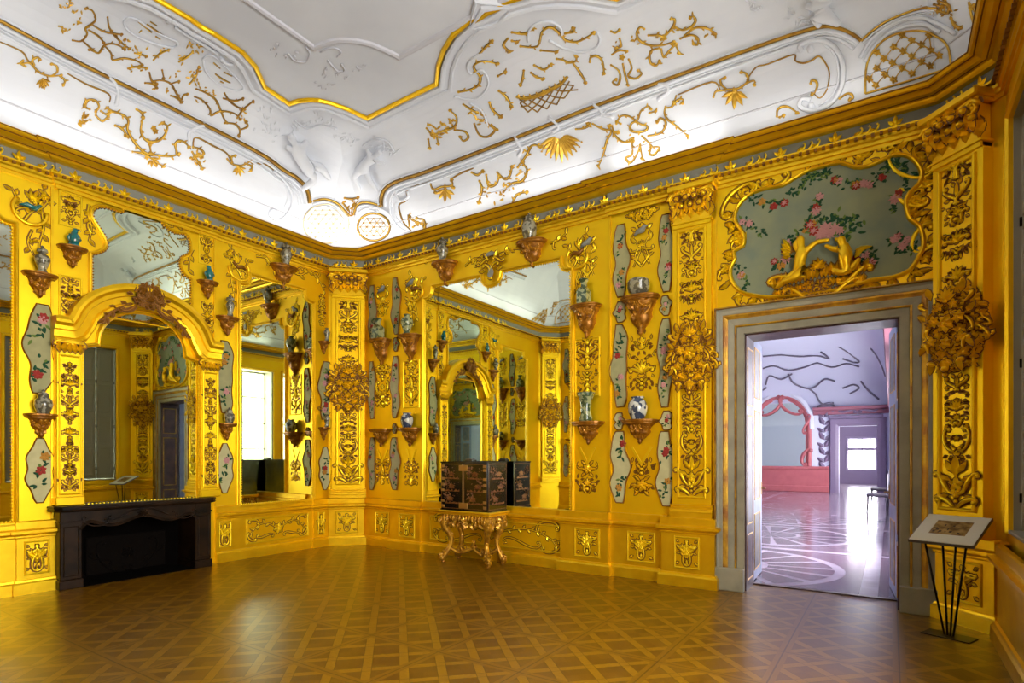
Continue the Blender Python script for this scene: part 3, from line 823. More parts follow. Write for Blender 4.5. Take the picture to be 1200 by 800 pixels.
# ---------------------------------------------------------------- brackets
BKH=mat('painted highlight bracket gilding',srgb(206,146,30),.36,.4,.3,30,colr2=srgb(150,92,18),vscale=16)  # golden highlights of the bracket carving put into its colour
def make_bracket(W=.36, H=.36, D=.20, seed=1, fig=True, shelf_bow=True, mats=None):
    """carved console: shelf top at z=0"""
    rnd=random.Random(seed); root=bpy.data.objects.new('wall_bracket',None); col.objects.link(root)
    K=mats or BK
    m=MB()
    pts=[(-W/2,0)]+[(-W/2*math.cos(PI*i/12), D*(.35+.65*math.sin(PI*i/12))) for i in range(0,13)]+[(W/2,0)]
    pts=[(a,b) for a,b in pts]
    mp=lambda a,b,h:(a,-b,h)
    m.sweep([(-W*.46,0.001)]+[(a*.92,b*.9) for a,b in pts[1:-1]]+[(W*.46,0.001)],[(0,-.045),(.008,-.04),(.012,-.028),(.022,-.02),(.022,-.004),(.0,0)],mp,False)
    m.poly_prism([(a*.95,b*.95) for a,b in pts],-.04,0,mp)
    m.poly_prism([(a*.9,b*.9) for a,b in pts][::-1],-.01,-.05,mp)
    m.build('shelf',K,root)
    m=MB(); prof=[(.86,0,-.045),(.80,.0,-.08),(.62,0,-.13),(.56,0,-.18),(.60,0,-.22),(.42,0,-.28),(.2,0,-.33),(.12,0,-.37)]
    vs=[];n=10
    for k,_,z in prof:
        for i in range(n+1):
            a=PI*i/n; vs.append((-W/2*k*math.cos(a),-D*k*.95*math.sin(a),z*H/.36))
    fs=[(r*(n+1)+i,r*(n+1)+i+1,(r+1)*(n+1)+i+1,(r+1)*(n+1)+i) for r in range(len(prof)-1) for i in range(n)]
    m.add(vs,fs,0,True); m.build('corbel',K,root)
    m=MB()
    def mpc(a,b,h):            # wrap carving on the corbel front
        z=-b; k=max(.12,1-max(0,b/(H*1.05))**.9*.85)
        an=max(-1.3,min(1.3,a/(W*.5*k+.02)))
        return ((W/2*k*.9+h)*math.sin(an), -(D*k*.9+h)*math.cos(an)*1.0, z)
    o=Orn(m,mpc,.004)
    def half(q):
        q.sc((.02,.30*H/.36),(W*.36,.10),'S',4.5,-1,.013,16); q.sc((W*.12,.07),(W*.42,.075),'C',5,-1,.011,14)
        q.leaf(W*.1,.16,-.6,.10,.05,.5); q.leaf(W*.25,.16,-1.0,.09,.04,.5); q.leaf(.02,.24,-.9,.09,.04,.5); q.leaf(W*.18,.20,.3,.08,.04,.5)
        for i in range(5): q.leaf(rnd.uniform(0,W*.3),rnd.uniform(.06,.28)*H/.36,rnd.uniform(-2,2),.07,.035,.6)
    st=rnd.getstate(); half(o); rnd.setstate(st); half(o.at(flip=-1))
    o.fan(0,.15,-PI/2,.09,5,2.2); o.ball(0,.15,.035)
    m.build('carving',[BKH,BR,GM],root)
    m=MB(); m.lathe([(.004,-H-.05),(.022,-H-.03),(.028,-H-.01),(.016,-H+.01),(.03,-H+.03),(.035,-H+.05)],8,0,(0,-.035,0)); m.build('drop_finial',K,root)
    return root
brA=make_bracket(.43,.40,.22,1)             # large with figures
brB=make_bracket(.42,.25,.20,2,False)       # plainer lower ones
brC=make_bracket(.30,.22,.15,3,False)       # small ones of the fireplace wall
brD=make_bracket(.44,.30,.20,4)             # wide ones over the mirrors
used=set()
def bracket(proto,wall,u,v,label,sc_=None,group='carved wall brackets'):
    if proto.name in used: o=copy_tree(proto)
    else: used.add(proto.name); o=proto
    wall.place(o,u,v,0); tag(o,label,'bracket',group)
    if sc_: o.scale=sc_
    return o
B=[]
def bshelf(wall,x,y,w=.1): return wall.px(x,y,w)
SP={}   # shelf spots for the porcelain
def bk(key,proto,wall,u,v,label,sc_=None):
    bracket(proto,wall,u,v,label,sc_); SP[key]=(wall,u,v)
bk('a',brA,R_,-7.0,3.40,'brown carved bracket on the doorway wall, upper one nearest the corner pilaster',(.95,.95,.95))
bk('b',brA,R_,-6.35,3.40,'brown carved bracket high up just left of the big mirror')
bk('c',brA,R_,-3.26,3.42,'brown carved bracket high up just right of the big mirror')
bk('d',brA,R_,-2.53,3.42,'brown carved bracket under the round lidded jar, upper of the silk strip panel',(1.08,1,1.05))
bk('e',brB,R_,-7.0,1.93,'brown bracket on the doorway wall, lower one nearest the corner pilaster')
bk('f',brB,R_,-6.35,1.93,'brown bracket low down just left of the big mirror')
bk('g',brB,R_,-3.23,1.93,'brown bracket under the flared vase low down right of the big mirror')
bk('h',brB,R_,-2.54,1.93,'brown bracket under the blue and white jar between the silk strips',(1.05,1,1))
bk('i',brD,R_,-5.62,4.41,'wide brown carved bracket above the left end of the big mirror')
bk('j',brD,R_,-4.08,4.41,'wide brown carved bracket above the right end of the big mirror')
bk('k',brD,L_,5.36,4.41,'wide brown carved bracket above the mirror right of the fireplace')
bk('l',brC,L_,2.34,3.50,'small brown bracket left of the lower green bird bracket, above the silk cartouche')
bk('m',brC,L_,2.35,1.955,'small brown bracket under the rounded jar left of the fireplace arch',(.95,1,1))
bk('n',brC,L_,2.64,3.88,'small brown bracket carrying the left green bird',(.9,1,.9))
bk('o',brC,L_,4.19,3.88,'small brown bracket carrying the right green bird',(.85,1,.9))
bk('p',brC,L_,4.47,3.45,'small brown bracket right of the right green bird, one step lower')
bk('q',brC,L_,4.46,1.95,'small brown bracket right of the arched overmantel, low down',(.85,1,.9))
bk('r',brC,L_,6.12,3.38,'small brown bracket squeezed left of the corner pilaster, upper one',(.6,.8,.8))
bk('s',brC,L_,6.12,1.96,'small brown bracket squeezed left of the corner pilaster, lower one',(.6,.8,.8))

# ---------------------------------------------------------------- porcelain
def china_mat(name, base, deco, scale=9, thr=.52):
    m=bpy.data.materials.new(name); m.use_nodes=True; nt=m.node_tree; b=nt.nodes['Principled BSDF']
    tc=nt.nodes.new('ShaderNodeTexCoord'); n=nt.nodes.new('ShaderNodeTexNoise'); n.inputs['Scale'].default_value=scale; n.inputs['Detail'].default_value=2
    r=nt.nodes.new('ShaderNodeValToRGB'); r.color_ramp.elements[0].position=thr-.02; r.color_ramp.elements[1].position=thr+.02
    r.color_ramp.elements[0].color=(*base,1); r.color_ramp.elements[1].color=(*deco,1)
    nt.links.new(tc.outputs['Object'],n.inputs['Vector']); nt.links.new(n.outputs['Fac'],r.inputs['Fac']); nt.links.new(r.outputs['Color'],b.inputs['Base Color'])
    b.inputs['Roughness'].default_value=.15; b.inputs['Coat Weight'].default_value=.5; return m
CH1=china_mat('blue and white porcelain',srgb(214,214,200),srgb(58,72,96),14,.5)
CH2=china_mat('green enamel porcelain',srgb(170,176,128),srgb(74,92,62),16,.5)
CH3=china_mat('grey stone ware',srgb(158,154,130),srgb(92,88,72),18,.5)
TQ=mat('turquoise glaze',srgb(12,120,120),.2,0,coat=.6,var=.3,vscale=20)
SHAPES={
 'baluster':[(.0,0),(.042,0),(.045,.012),(.036,.03),(.05,.07),(.07,.12),(.072,.155),(.055,.185),(.03,.20),(.028,.215),(.036,.22)],
 'jar':[(.0,0),(.055,0),(.06,.015),(.078,.06),(.085,.10),(.078,.145),(.055,.17),(.05,.18),(.055,.19)],
 'beaker':[(.0,0),(.055,0),(.056,.02),(.045,.06),(.044,.12),(.050,.17),(.066,.21),(.078,.235),(.07,.235)],
 'tureen':[(.0,0),(.06,0),(.065,.015),(.09,.03),(.1,.07),(.098,.11),(.102,.115),(.09,.14),(.05,.16),(.0,.165)],
 'square':[(.0,0),(.07,0),(.078,.02),(.078,.13),(.06,.16),(.03,.18),(.03,.22),(.05,.245),(.045,.25)],
 'slim':[(.0,0),(.034,0),(.036,.02),(.028,.05),(.045,.10),(.052,.14),(.04,.175),(.022,.19),(.03,.20)]}
def vase(key,kind,mt,label,s=1.0,lid=False,n=18,sz=1.0):
    wall,u,v=SP[key]; s*=1.32 if wall is R_ else 1.12
    t=wall.thing('porcelain_'+('jar' if kind in('jar','tureen') else 'vase'),label,'vase',u,v,.10,'porcelain on the brackets')
    m=MB(); pr=[(r*s,z*s*sz) for r,z in SHAPES[kind]]
    m.lathe(pr,4 if kind=='square' else n,0,smooth=kind!='square',a0=PI/4,a1=PI/4+2*PI); m.build('body',mt,t)
    zt=pr[-1][1]
    if lid:
        m=MB(); m.lathe([(.045*s,zt-.005),(.052*s,zt+.005),(.045*s,zt+.03*s),(.015*s,zt+.045*s),(.02*s,zt+.06*s),(.0,zt+.075*s)],14); m.build('lid',mt,t)
    else:
        m=MB(); m.lathe([(pr[-1][0]*.8,zt-.004),(pr[-1][0]*1.06,zt),(pr[-1][0]*1.06,zt+.008),(pr[-1][0]*.8,zt+.008)],14); m.build('rim',mt,t)
    return t
vase('a','square',CH2,'square shouldered green grey vase nearest the corner pilaster, upper bracket',1.0)
vase('b','baluster',CH2,'grey green baluster vase on the upper bracket left of the big mirror',1.05)
vase('c','square',CH2,'square green grey bottle vase on the upper bracket right of the big mirror',.95)
vase('d','tureen',CH3,'squat round grey lidded jar on the upper bracket between the silk strips',1.0)
vase('f','jar',CH1,'small dark and white jar on the lower bracket left of the big mirror',.9)
vase('g','beaker',CH2,'flared pale green beaker vase on the lower bracket right of the big mirror',1.15)
vase('h','jar',CH1,'round blue and white lidded jar on the lower bracket between the silk strips',1.05)
vase('i','baluster',CH3,'pale lidded vase on the wide bracket over the left of the big mirror',.95,True)
vase('j','jar',CH3,'pale ovoid jar on the wide bracket over the right of the big mirror',.95,True,sz=1.2)
vase('k','baluster',CH3,'pale lidded vase on the wide bracket over the mirror beside the fireplace',1.1,True)
vase('l','baluster',CH3,'pale baluster vase on the bracket left of the left green bird',.9,True)
vase('m','jar',CH3,'rounded crackled jar below the left silk cartouche of the fireplace wall',.9,True)
vase('p','slim',CH3,'slim pale vase on the bracket right of the right green bird',1.0,True)
vase('q','jar',CH3,'small rounded jar below the silk cartouche right of the arched overmantel',.75,True)
vase('r','slim',CH3,'slim pale vase on the tiny upper bracket by the corner pilaster',.9)
vase('s','slim',CH3,'slim pale vase on the tiny lower bracket by the corner pilaster',.9)
def bird(key,label,flip=1):
    wall,u,v=SP[key]; t=wall.thing('porcelain_bird',label,'figurine',u,v,.08,'green porcelain birds')
    m=MB(); pts=[(0,0,.02),(0,0,.06),(.005*flip,0,.10),(.0,0,.135),(.0,0,.155),(.008*flip,0,.175),(.01*flip,0,.195),(.01*flip,0,.21)]
    m.tube([(x,y,z) for x,y,z in pts],[.035,.05,.054,.042,.030,.028,.027,.012],10); 
    m.build('body',TQ,t)
    m=MB(); m.tube([(.03*flip,-.01,.195),(.05*flip,-.014,.19),(.058*flip,-.016,.178)],[.012,.007,.002],6); m.build('beak',TQ,t)
    for s_ in (-1,1):
        m=MB(); m.tube([(s_*.04,0,.13),(s_*.054,.005,.09),(s_*.035,.01,.035)],[.012,.02,.004],6); m.build('wing',TQ,t)
    m=MB(); m.tube([(-.01*flip,.01,.05),(-.045*flip,.012,.02),(-.055*flip,.014,.002)],[.02,.012,.006],6); m.build('tail',TQ,t)
    m=MB(); m.lathe([(0,0),(.052,0),(.05,.018),(.035,.03),(0,.032)],12); m.build('rock_base',TQ,t)
bird('n','left one of the two green porcelain birds beside the upper mirror',1)
bird('o','right one of the two green porcelain birds beside the upper mirror',-1)
# ---------------------------------------------------------------- painted silk cartouches set in gilt rims
SILK=mat('grey green silk',srgb(178,172,122),.7,0,.1,60,colr2=srgb(162,158,112),vscale=8,spec=.2)
SILK2=mat('pale cream silk',srgb(212,204,150),.7,0,.1,60,colr2=srgb(198,190,138),vscale=8,spec=.2)
PG=mat('painted green',srgb(46,84,58),.8,spec=.1); PG2=mat('painted light green',srgb(110,134,66),.8,spec=.1); PR=mat('painted red',srgb(168,62,54),.8,spec=.1)
PP=mat('painted pink',srgb(208,150,146),.8,spec=.1); PO=mat('painted ochre',srgb(196,140,60),.8,spec=.1); PBL=mat('painted blue',srgb(60,84,110),.8,spec=.1)
PAINTS=[PG,PG2,PR,PP,PO,PBL]
def spray(m,o,pts,rnd,size=.05,flowers=1,h=.0):
    """flat painted twig: leaves along pts and a few blossoms"""
    P=catmull(pts,3)
    oo=o.at(); oo.ground=False
    for i,(x,y) in enumerate(P):
        for k in range(2):
            oo.leaf(x+rnd.uniform(-1,1)*size*.5,y+rnd.uniform(-1,1)*size*.5,rnd.uniform(0,2*PI),size*rnd.uniform(.6,1.1),size*.42,.03,mi=rnd.choice((0,0,0,1)))
    for k in range(flowers):
        x,y=rnd.choice(P); c=rnd.choice((2,3,3,4)); oo.w0=o.w0+.002
        for q in range(6): oo.leaf(x,y,q*PI/3+rnd.random()*.5,size*.75,size*.6,.04,mi=c)
        oo.w0=o.w0
def silk(wall,x0,x1,y0,y1,label,seed,mt=SILK,lens=False,w=0.0):
    rnd=random.Random(seed); xm=(x0+x1)/2
    u0,_=wall.px(x0,y0,w); u1,_=wall.px(x1,y0,w); _,v1=wall.px(xm,y0,w); _,v0=wall.px(xm,y1,w)
    W=abs(u1-u0); Hh=v1-v0; n=44 if Hh>.4 else 22; L=[];Rr=[]; ph=rnd.uniform(0,6)
    for i in range(n+1):
        t=i/n; b=(math.sin(PI*(.04+.92*t))**(.75 if lens else .45))
        sw=.10*W*math.sin(2*PI*t*1.5+ph) if not lens else 0
        L.append((-W/2*b*(1+.12*math.sin(t*17+ph))+sw,t*Hh)); Rr.append((W/2*b*(1+.12*math.sin(t*15+ph*2))+sw,t*Hh))
    outl=Rr+L[::-1]
    t=wall.thing('silk_cartouche',label,'silk panel',(u0+u1)/2,v0,w,'painted silk cartouches')
    m=MB(); m.poly_prism(outl,.0,.012,lp); m.build('silk_field',mt,t)
    m=MB(); moulding_frame(m,outl,-.014,.026,True,0,'round'); m.build('rim',GD,t)
    k=max(1,int(Hh/.35))
    s_=min(.08,W*.32)
    for i in range(k):
        m=MB(); o=Orn(m,lp,.013,ground=False); yc=Hh*(i+.5)/k; x=rnd.uniform(-.12,.12)*W
        spray(m,o,[(x-W*.15,yc-Hh/k*.25),(x,yc),(x+W*.15,yc+Hh/k*.22)],rnd,s_,1+(rnd.random()<.5))
        m.build('painted_sprig',PAINTS,t)
    return t
TA='left silk strip of the panel beside the doorway pilaster, '; TB='right silk strip of the panel beside the doorway pilaster, '
for i,(a,b,c,d,e) in enumerate([(720,736,264,347,'topmost tall piece'),(721,733,354,377,'small piece by the lidded jar'),(718,735,381,476,'tall middle piece'),(721,731,484,503,'small piece by the blue jar'),(717,736,506,588,'tall lowest piece')]):
    silk(R_,a,b,c,d,TA+e,30+i,SILK if i<3 else SILK2)
for i,(a,b,c,d,e) in enumerate([(773,789,252,341,'topmost tall piece'),(775,786,347,369,'small piece by the lidded jar'),(772,788,374,476,'tall middle piece'),(775,787,482,503,'small piece by the blue jar'),(771,790,506,592,'tall lowest piece with red flowers')]):
    silk(R_,a,b,c,d,TB+e,40+i,SILK if i<3 else SILK2)
for i,(a,b,c,d,e) in enumerate([(433,441,335,398,'upper'),(433,440,424,490,'middle'),(433,440,513,573,'lowest')]):
    silk(R_,a,b,c,d,'narrow silk strip right against the corner pilaster, '+e+' piece',50+i,SILK if i<1 else SILK2)
for i,(a,b,c,d,e) in enumerate([(460,469,326,391,'topmost'),(462,467,396,411,'small upper'),(459,468,418,489,'middle'),(461,465,497,507,'small lower'),(458,468,513,573,'lowest')]):
    silk(R_,a,b,c,d,'narrow silk strip between the two bracket columns left of the big mirror, '+e+' piece',60+i,SILK if i<2 else SILK2)
silk(L_,31,62,357,460,'large pale silk cartouche with a red flower, left of the fireplace arch',70,SILK)
silk(L_,31,62,514,588,'pale silk lozenge low down between the left mirror and the fireplace',71,SILK2,True)
silk(L_,254,272,400,483,'tall pale silk cartouche right of the arched overmantel',72,SILK)
silk(L_,254,272,520,577,'small pale silk lozenge low down right of the fireplace',73,SILK2,True)
silk(L_,374,388,424,491,'pale silk cartouche squeezed left of the corner pilaster, upper one',74,SILK)
silk(L_,374,387,524,573,'pale silk lozenge squeezed left of the corner pilaster, lower one',75,SILK2,True)

# ---------------------------------------------------------------- carvings applied to the wall
def carving(wall,u,v,w_,h_,seed,label,kind='arab',mats=None,fr=False,w=0.0,ribbon=False,birdy=False):
    t=wall.thing('wall_carving',label,'carving',u,v,w,'gilded carvings applied to the walls'); rnd=random.Random(seed)
    m=MB(); o=Orn(m,lp,0)
    if kind=='arab': arabesque(o,w_,h_,rnd)
    elif kind=='twigs':
        def half(q):
            q.vine([(0,.02),(w_*.25,h_*.25),(w_*.12,h_*.5),(w_*.4,h_*.75)],.009,3,.05,.07); q.stroke([(w_*.05,h_*.1),(w_*.42,h_*.3)],.008,.005)
            q.sc((w_*.1,h_*.5),(w_*.4,h_*.45),'C',5,1,.009,14); q.leaf(w_*.2,h_*.85,.6,.08,.04); q.leaf(w_*.3,h_*.6,1.2,.08,.04)
            q.stroke([(w_*.02,h_*.4),(w_*.3,h_*.05)],.007,.005)
        o.sym(half); o.flower(0,h_*.92,w_*.14); o.fan(0,h_*.5,PI/2,w_*.2,5)
    elif kind=='heap': cluster(o.at(0,h_/2),w_,h_,rnd,int(60),.02)
    m.build('relief',mats or GO,t)
    if fr:
        m=MB(); moulding_frame(m,rect_path(-w_/2-.03,w_/2+.03,-.03,h_+.03),.02,.012,True,0,'round'); m.build('frame',GB,t)
    if ribbon:
        m=MB(); m.sweep([(-w_*.42,h_+.17),(0,h_-.06),(w_*.42,h_+.17)],[(0,0),(0,.012),(.03,.012),(.03,0)],lp,False); m.build('pendant_strap',GB,t)
    if birdy:
        m=MB(); q=[(-.09,h_*.72),(-.04,h_*.80),(.02,h_*.82),(.05,h_*.90),(.085,h_*.89)]
        m.tube([lp(a,b,.025) for a,b in q],[.006,.03,.038,.022,.005],8); m.build('bird',FZ,t)
    return t
cR='doorway wall carving, '
for u,nm in ((-3.26,'right of the big mirror'),(-2.53,'between the silk strips'),(-7.0,'nearest the corner pilaster'),(-6.35,'left of the big mirror')):
    wd=.34 if u>-3 or u<-6.6 else .30; sd=int(-u*100)
    carving(R_,u,3.78,wd,.55,sd,cR+'twigs and a perched bird at the top, '+nm,'twigs',birdy=True)
    carving(R_,u,2.28,wd,.70,sd+1,cR+'middle height, '+nm,fr=(u in(-3.26,-6.35)),mats=[GB,GD,GD])
    carving(R_,u,1.0,wd*.95,.42,sd+2,cR+'lowest one with a V shaped strap, '+nm,ribbon=True,mats=[GM,GD,GD])
carving(R_,-2.52,4.38,.40,.10,91,cR+'flat flower group right under the cornice between the silk strips','heap')
cL='fireplace wall carving, '
carving(L_,2.63,4.14,.17,.34,101,cL+'top of the strip above the left green bird',fr=True)
carving(L_,2.63,3.10,.17,.42,102,cL+'strip below the left green bird',fr=True)
carving(L_,4.19,4.14,.17,.34,103,cL+'top of the strip above the right green bird',fr=True)
carving(L_,4.20,3.18,.17,.42,104,cL+'strip below the right green bird')
carving(L_,6.10,3.62,.14,.55,106,cL+'thin one left of the corner pilaster, top')
carving(L_,6.10,2.2,.14,.12,107,cL+'tiny one left of the corner pilaster, above the lower bracket','heap')
def ringcarv(wall,u,v,label,flip=1,seed=1):
    t=wall.thing('wall_carving',label,'carving',u,v,0,'gilded carvings applied to the walls'); rnd=random.Random(seed)
    m=MB(); pts=[(.15*math.cos(a),.15*math.sin(a)) for a in [PI*.75+i*PI*1.3/16 for i in range(17)]]
    o=Orn(m,lp,0,T=(0,0,0,1,flip)); o.stroke(pts,.022,.022); m.build('ring_moulding',GM,t)
    m=MB(); o=Orn(m,lp,0,T=(0,0,0,1,flip))
    o.vine([(-.05,-.12),(.02,.0),(.10,.06),(.16,.18),(.12,.28)],.01,3,.05,.09); o.vine([(.0,.0),(-.1,.08),(-.16,.2)],.009,3,.05,.08)
    o.vine([(.10,.05),(.12,-.15),(.08,-.35),(.1,-.5)],.009,3,.06,.09); o.vine([(.02,-.2),(-.02,-.35),(.04,-.48)],.008,3,.06,.08)
    o.fan(.02,.12,1.2,.14,5,2); o.flower(.14,.2,.05); o.sc((-.1,-.05),(.04,.1),'S',4.5,1,.01,14)
    m.build('twigs',GO,t)
    m=MB(); m.tube([lp(-.10*flip,.03,.02),lp(-.03*flip,.05,.03),lp(.04*flip,.03,.03),lp(.08*flip,.08,.02),lp(.11*flip,.08,.015)],[.006,.03,.03,.018,.004],8); m.build('bird',GD if seed%2 else TQ,t)
    return t
ringcarv(L_,2.26,4.17,cL+'ring with a dark bird at the left mirror corner',1,2)
ringcarv(L_,4.66,4.17,cL+'ring with a dark bird above the mirror right of the fireplace',-1,3)
ringcarv(R_,-6.25,4.08,cR+'ring with twigs at the upper left corner of the big mirror',-1,5)
ringcarv(R_,-3.40,4.08,cR+'ring with twigs at the upper right corner of the big mirror',1,7)
def vinecarv(wall,pxpts,label,seed,r=.011,L=.09,step=.06,scr=()):
    P=[wall.px(x,y) for x,y in pxpts]; u0,v0=P[0]
    t=wall.thing('wall_carving',label,'carving',u0,v0,0,'gilded carvings applied to the walls')
    P=[(a-u0,b-v0) for a,b in P]; m=MB(); o=Orn(m,lp,0); rnd=random.Random(seed)
    Q=o.vine(P,r,4,step,L)
    for i in range(3,len(Q)-2,4):
        x,y=Q[i]; 
        if rnd.random()<.5: o.flower(x+rnd.uniform(-.03,.03),y+rnd.uniform(-.03,.03),.045)
        else: o.sc((x,y),(x+rnd.uniform(-.12,.12),y+rnd.choice((-1,1))*.09),'C',5,rnd.choice((1,-1)),.009,12)
    m.build('relief',GO,t); return t
vinecarv(L_,[(101,213),(112,224),(130,228),(150,226),(170,232)],cL+'garland above the left half of the upper mirror',1)
vinecarv(L_,[(183,243),(195,254),(208,262),(226,266)],cL+'garland above the right half of the upper mirror',2)
vinecarv(L_,[(104,240),(103,252),(107,266),(104,283)],cL+'sprig left of the upper mirror shoulder',3)
vinecarv(L_,[(226,292),(222,302),(221,318)],cL+'sprig right of the upper mirror waist',4)
vinecarv(L_,[(300,300),(312,303),(322,316)],cL+'garland left of the wide bracket above the mirror',5)
vinecarv(L_,[(342,318),(352,322),(362,318),(372,326),(380,340)],cL+'garland right of the wide bracket above the mirror',6)
vinecarv(R_,[(478,305),(490,306),(503,304),(513,309)],cR+'garland left of the left wide bracket',7)
vinecarv(R_,[(545,312),(556,303),(568,303),(577,298)],cR+'garland between the left wide bracket and the mirror crest',8)
vinecarv(R_,[(588,298),(598,292),(610,292)],cR+'garland between the mirror crest and the right wide bracket',9)
vinecarv(R_,[(645,285),(655,281),(665,272)],cR+'garland right of the right wide bracket',10)
# crest of the big mirror
t=R_.thing('wall_carving',cR+'blue grey cartouche crest in the middle over the big mirror','carving',-4.77,4.02,.04,'gilded carvings applied to the walls')
m=MB(); o=Orn(m,lp,0); 
def cr(q): q.sc((.03,.02),(.13,.18),'C',5,-1,.014,16); q.sc((.05,.28),(.22,.24),'S',4.5,1,.012,16); q.leaf(.1,.12,.2,.11,.05); q.leaf(.05,.3,.9,.12,.05); q.leaf(.15,.3,.3,.1,.05)
o.sym(cr); m.build('relief',GO,t)
m=MB(); m.poly_prism([(.055*math.cos(a)*(1-.4*(math.sin(a)>0)),.10+.09*math.sin(a)) for a in [2*PI*i/14 for i in range(14)]],0,.02,lp,0,.008); m.poly_prism([(.10*math.cos(a),.33+.06*math.sin(a)) for a in [PI*i/9 for i in range(10)]],0,.015,lp,0,.006); m.build('cartouche_field',FZ,t)

# carved ornaments standing on the architrave, in front of the frieze
def frieze_orn(wall,us,label):
    for k,u in enumerate(us):
        m=MB(); o=Orn(m,lp,0,ground=False)
        if k%2==0:
            for i in range(3): o.sc(((i-1)*.05-.02,.01),((i-1)*.05+.02,.06),'C',4,1,.008,8,False)
            o.leaf(-.07,.01,.5,.05,.03,.5); o.leaf(.07,.01,2.6,.05,.03,.5)
        else:
            o.fan(0,.01,PI/2,.08,3,1.6,.4)
        ob=m.build('frieze_ornament',[GB,BR],None); wall.place(ob,u,4.655,.055); ob.scale=(1.35,1,1.25)
        tag(ob,label,'carving','small gilt crestings on the frieze')
n=30
frieze_orn(R_,[-7.3+i*.253 for i in range(30)],'small gilt cresting on the grey frieze of the doorway wall')
frieze_orn(L_,[1.9+i*.253 for i in range(17)],'small gilt cresting on the grey frieze of the fireplace wall')
frieze_orn(C2,[-.15,.12],'small gilt cresting on the grey frieze above the right corner pilaster')
frieze_orn(C1,[-.12,.12],'small gilt cresting on the grey frieze above the far corner pilaster')
# vertical fillets dividing the panelling
m=MB()
for x in (715,): 
    u=uR(x); m.box(u-.012,u+.012,-.02,0,.79,4.5)
for x in (838,): u=uR(x); m.box(u-.0,u+.02,-.015,0,.79,4.5)
ob=m.build('trim_4',GM); R_.place(ob,0,0,0); ob['kind']='structure'
m=MB()
for u in (2.455,2.80-.0,4.0,4.30,4.62-.005,2.155): 
    if u in (2.455,4.30): m.box(u-.012,u+.012,-.02,0,.79,4.5)
ob=m.build('trim_5',GM); L_.place(ob,0,0,0); ob['kind']='structure'

# ---------------------------------------------------------------- overdoor painting
ODP=[(125,365),(150,320),(195,285),(260,265),(320,255),(370,225),(430,192),(480,178),(560,160),(620,180),(680,175),(740,150),(790,128),(840,130),(875,155),(897,195),(888,235),(852,270),(830,310),(835,360),(852,400),(892,430),(905,500),(885,545),(850,600),(780,628),(690,640),(560,680),(400,700),(270,712),(200,705),(145,690),(110,645),(105,600),(125,560),(120,530),(155,510),(165,470),(150,430),(128,400)]
def od(x,y): return R_.px(830+x/3.636,150+y/3.636)
OC=od(510,690); 
def ol_(x,y): a,b=od(x,y); return (a-OC[0],b-OC[1])
O2=[ol_(x,y) for x,y in ODP][::-1]; O2=catmull(O2,2,True)
t=R_.thing('overdoor_painting','grey green painted flower panel in a carved rococo frame above the doorway','painting',OC[0],OC[1],0)
m=MB(); m.poly_prism(O2,0,.015,lp); m.build('canvas',mat('overdoor grey green ground',srgb(156,160,124),.8,0,.05,40,colr2=srgb(134,146,126),vscale=3,spec=.1),t)
m=MB(); moulding_frame(m,O2,-.045,.05,True,0,'round'); m.build('frame',GM,t)
m=MB(); o=Orn(m,lp,.0); rnd=random.Random(7)
nO=len(O2)
for i in range(0,nO,2):
    x,y=O2[i]; x2,y2=O2[(i+1)%nO]; a=math.atan2(y2-y,x2-x)-PI/2
    ox,oy=x+.05*math.cos(a),y+.05*math.sin(a)
    side=(x<-.55 or x>.55 or y<.25)
    if side:
        for k in range(3): o.leaf(ox+rnd.uniform(-.03,.03),oy+rnd.uniform(-.03,.03),a+rnd.uniform(-1.2,1.2),rnd.uniform(.08,.14),.05,.5)
        if rnd.random()<.6: o.flower(ox+.03*math.cos(a),oy+.03*math.sin(a),.05,5)
        if rnd.random()<.5: o.sc((ox,oy),(ox+.12*math.cos(a+.9),oy+.12*math.sin(a+.9)),'C',5,rnd.choice((1,-1)),.013,12)
    elif rnd.random()<.55: o.leaf(ox-.02*math.cos(a),oy-.02*math.sin(a),a+rnd.uniform(-1.3,1.3),.09,.04,.4)
for (x0,y0,x1,y1,f) in ((90,380,200,265,-1),(240,230,330,190,1),(570,120,760,95,-1),(810,95,950,165,1),(960,420,905,520,1),(830,260,930,300,1)):
    o.sc(ol_(x0,y0),ol_(x1,y1),'C',3.6,f,.02,22)
o.fan(*ol_(660,130),PI/2,.12,7,2.2); o.flower(*ol_(640,140),.05)
m.build('frame_carving',[GB,BR,GD],t)
# painted flowers
m=MB(); o=Orn(m,lp,.016,ground=False); rnd=random.Random(12)
def psp(pts,s=.05,f=2,n=1):
    m=MB(); o=Orn(m,lp,.016,ground=False)
    for _ in range(n+1): spray(m,o,[ol_(x+rnd.uniform(-12,12),y+rnd.uniform(-12,12)) for x,y in pts],rnd,s*1.25,f)
    m.build('painted_garland',PAINTS,t)
psp([(190,300),(250,330),(330,320)],.05,1); psp([(350,290),(400,250),(440,210)],.05,0); psp([(430,215),(480,200),(520,190)],.05,0,2); psp([(530,220),(580,240),(640,245),(700,235),(745,200)],.045,3)
psp([(760,150),(800,165),(850,200)],.055,0,2); psp([(840,240),(800,300),(790,340)],.04,1); psp([(150,395),(180,410),(240,460)],.045,1); psp([(130,600),(150,650),(170,680)],.045,1)
psp([(780,480),(830,470),(870,510),(820,510)],.045,2); psp([(290,590),(330,560),(340,490),(390,450),(430,420)],.055,1,2); psp([(440,400),(460,330),(470,300)],.05,1,2); psp([(520,380),(580,400),(640,390)],.055,0,2); psp([(640,560),(680,540),(700,580)],.05,1,2); psp([(480,400),(560,440),(610,440)],.06,0,2)
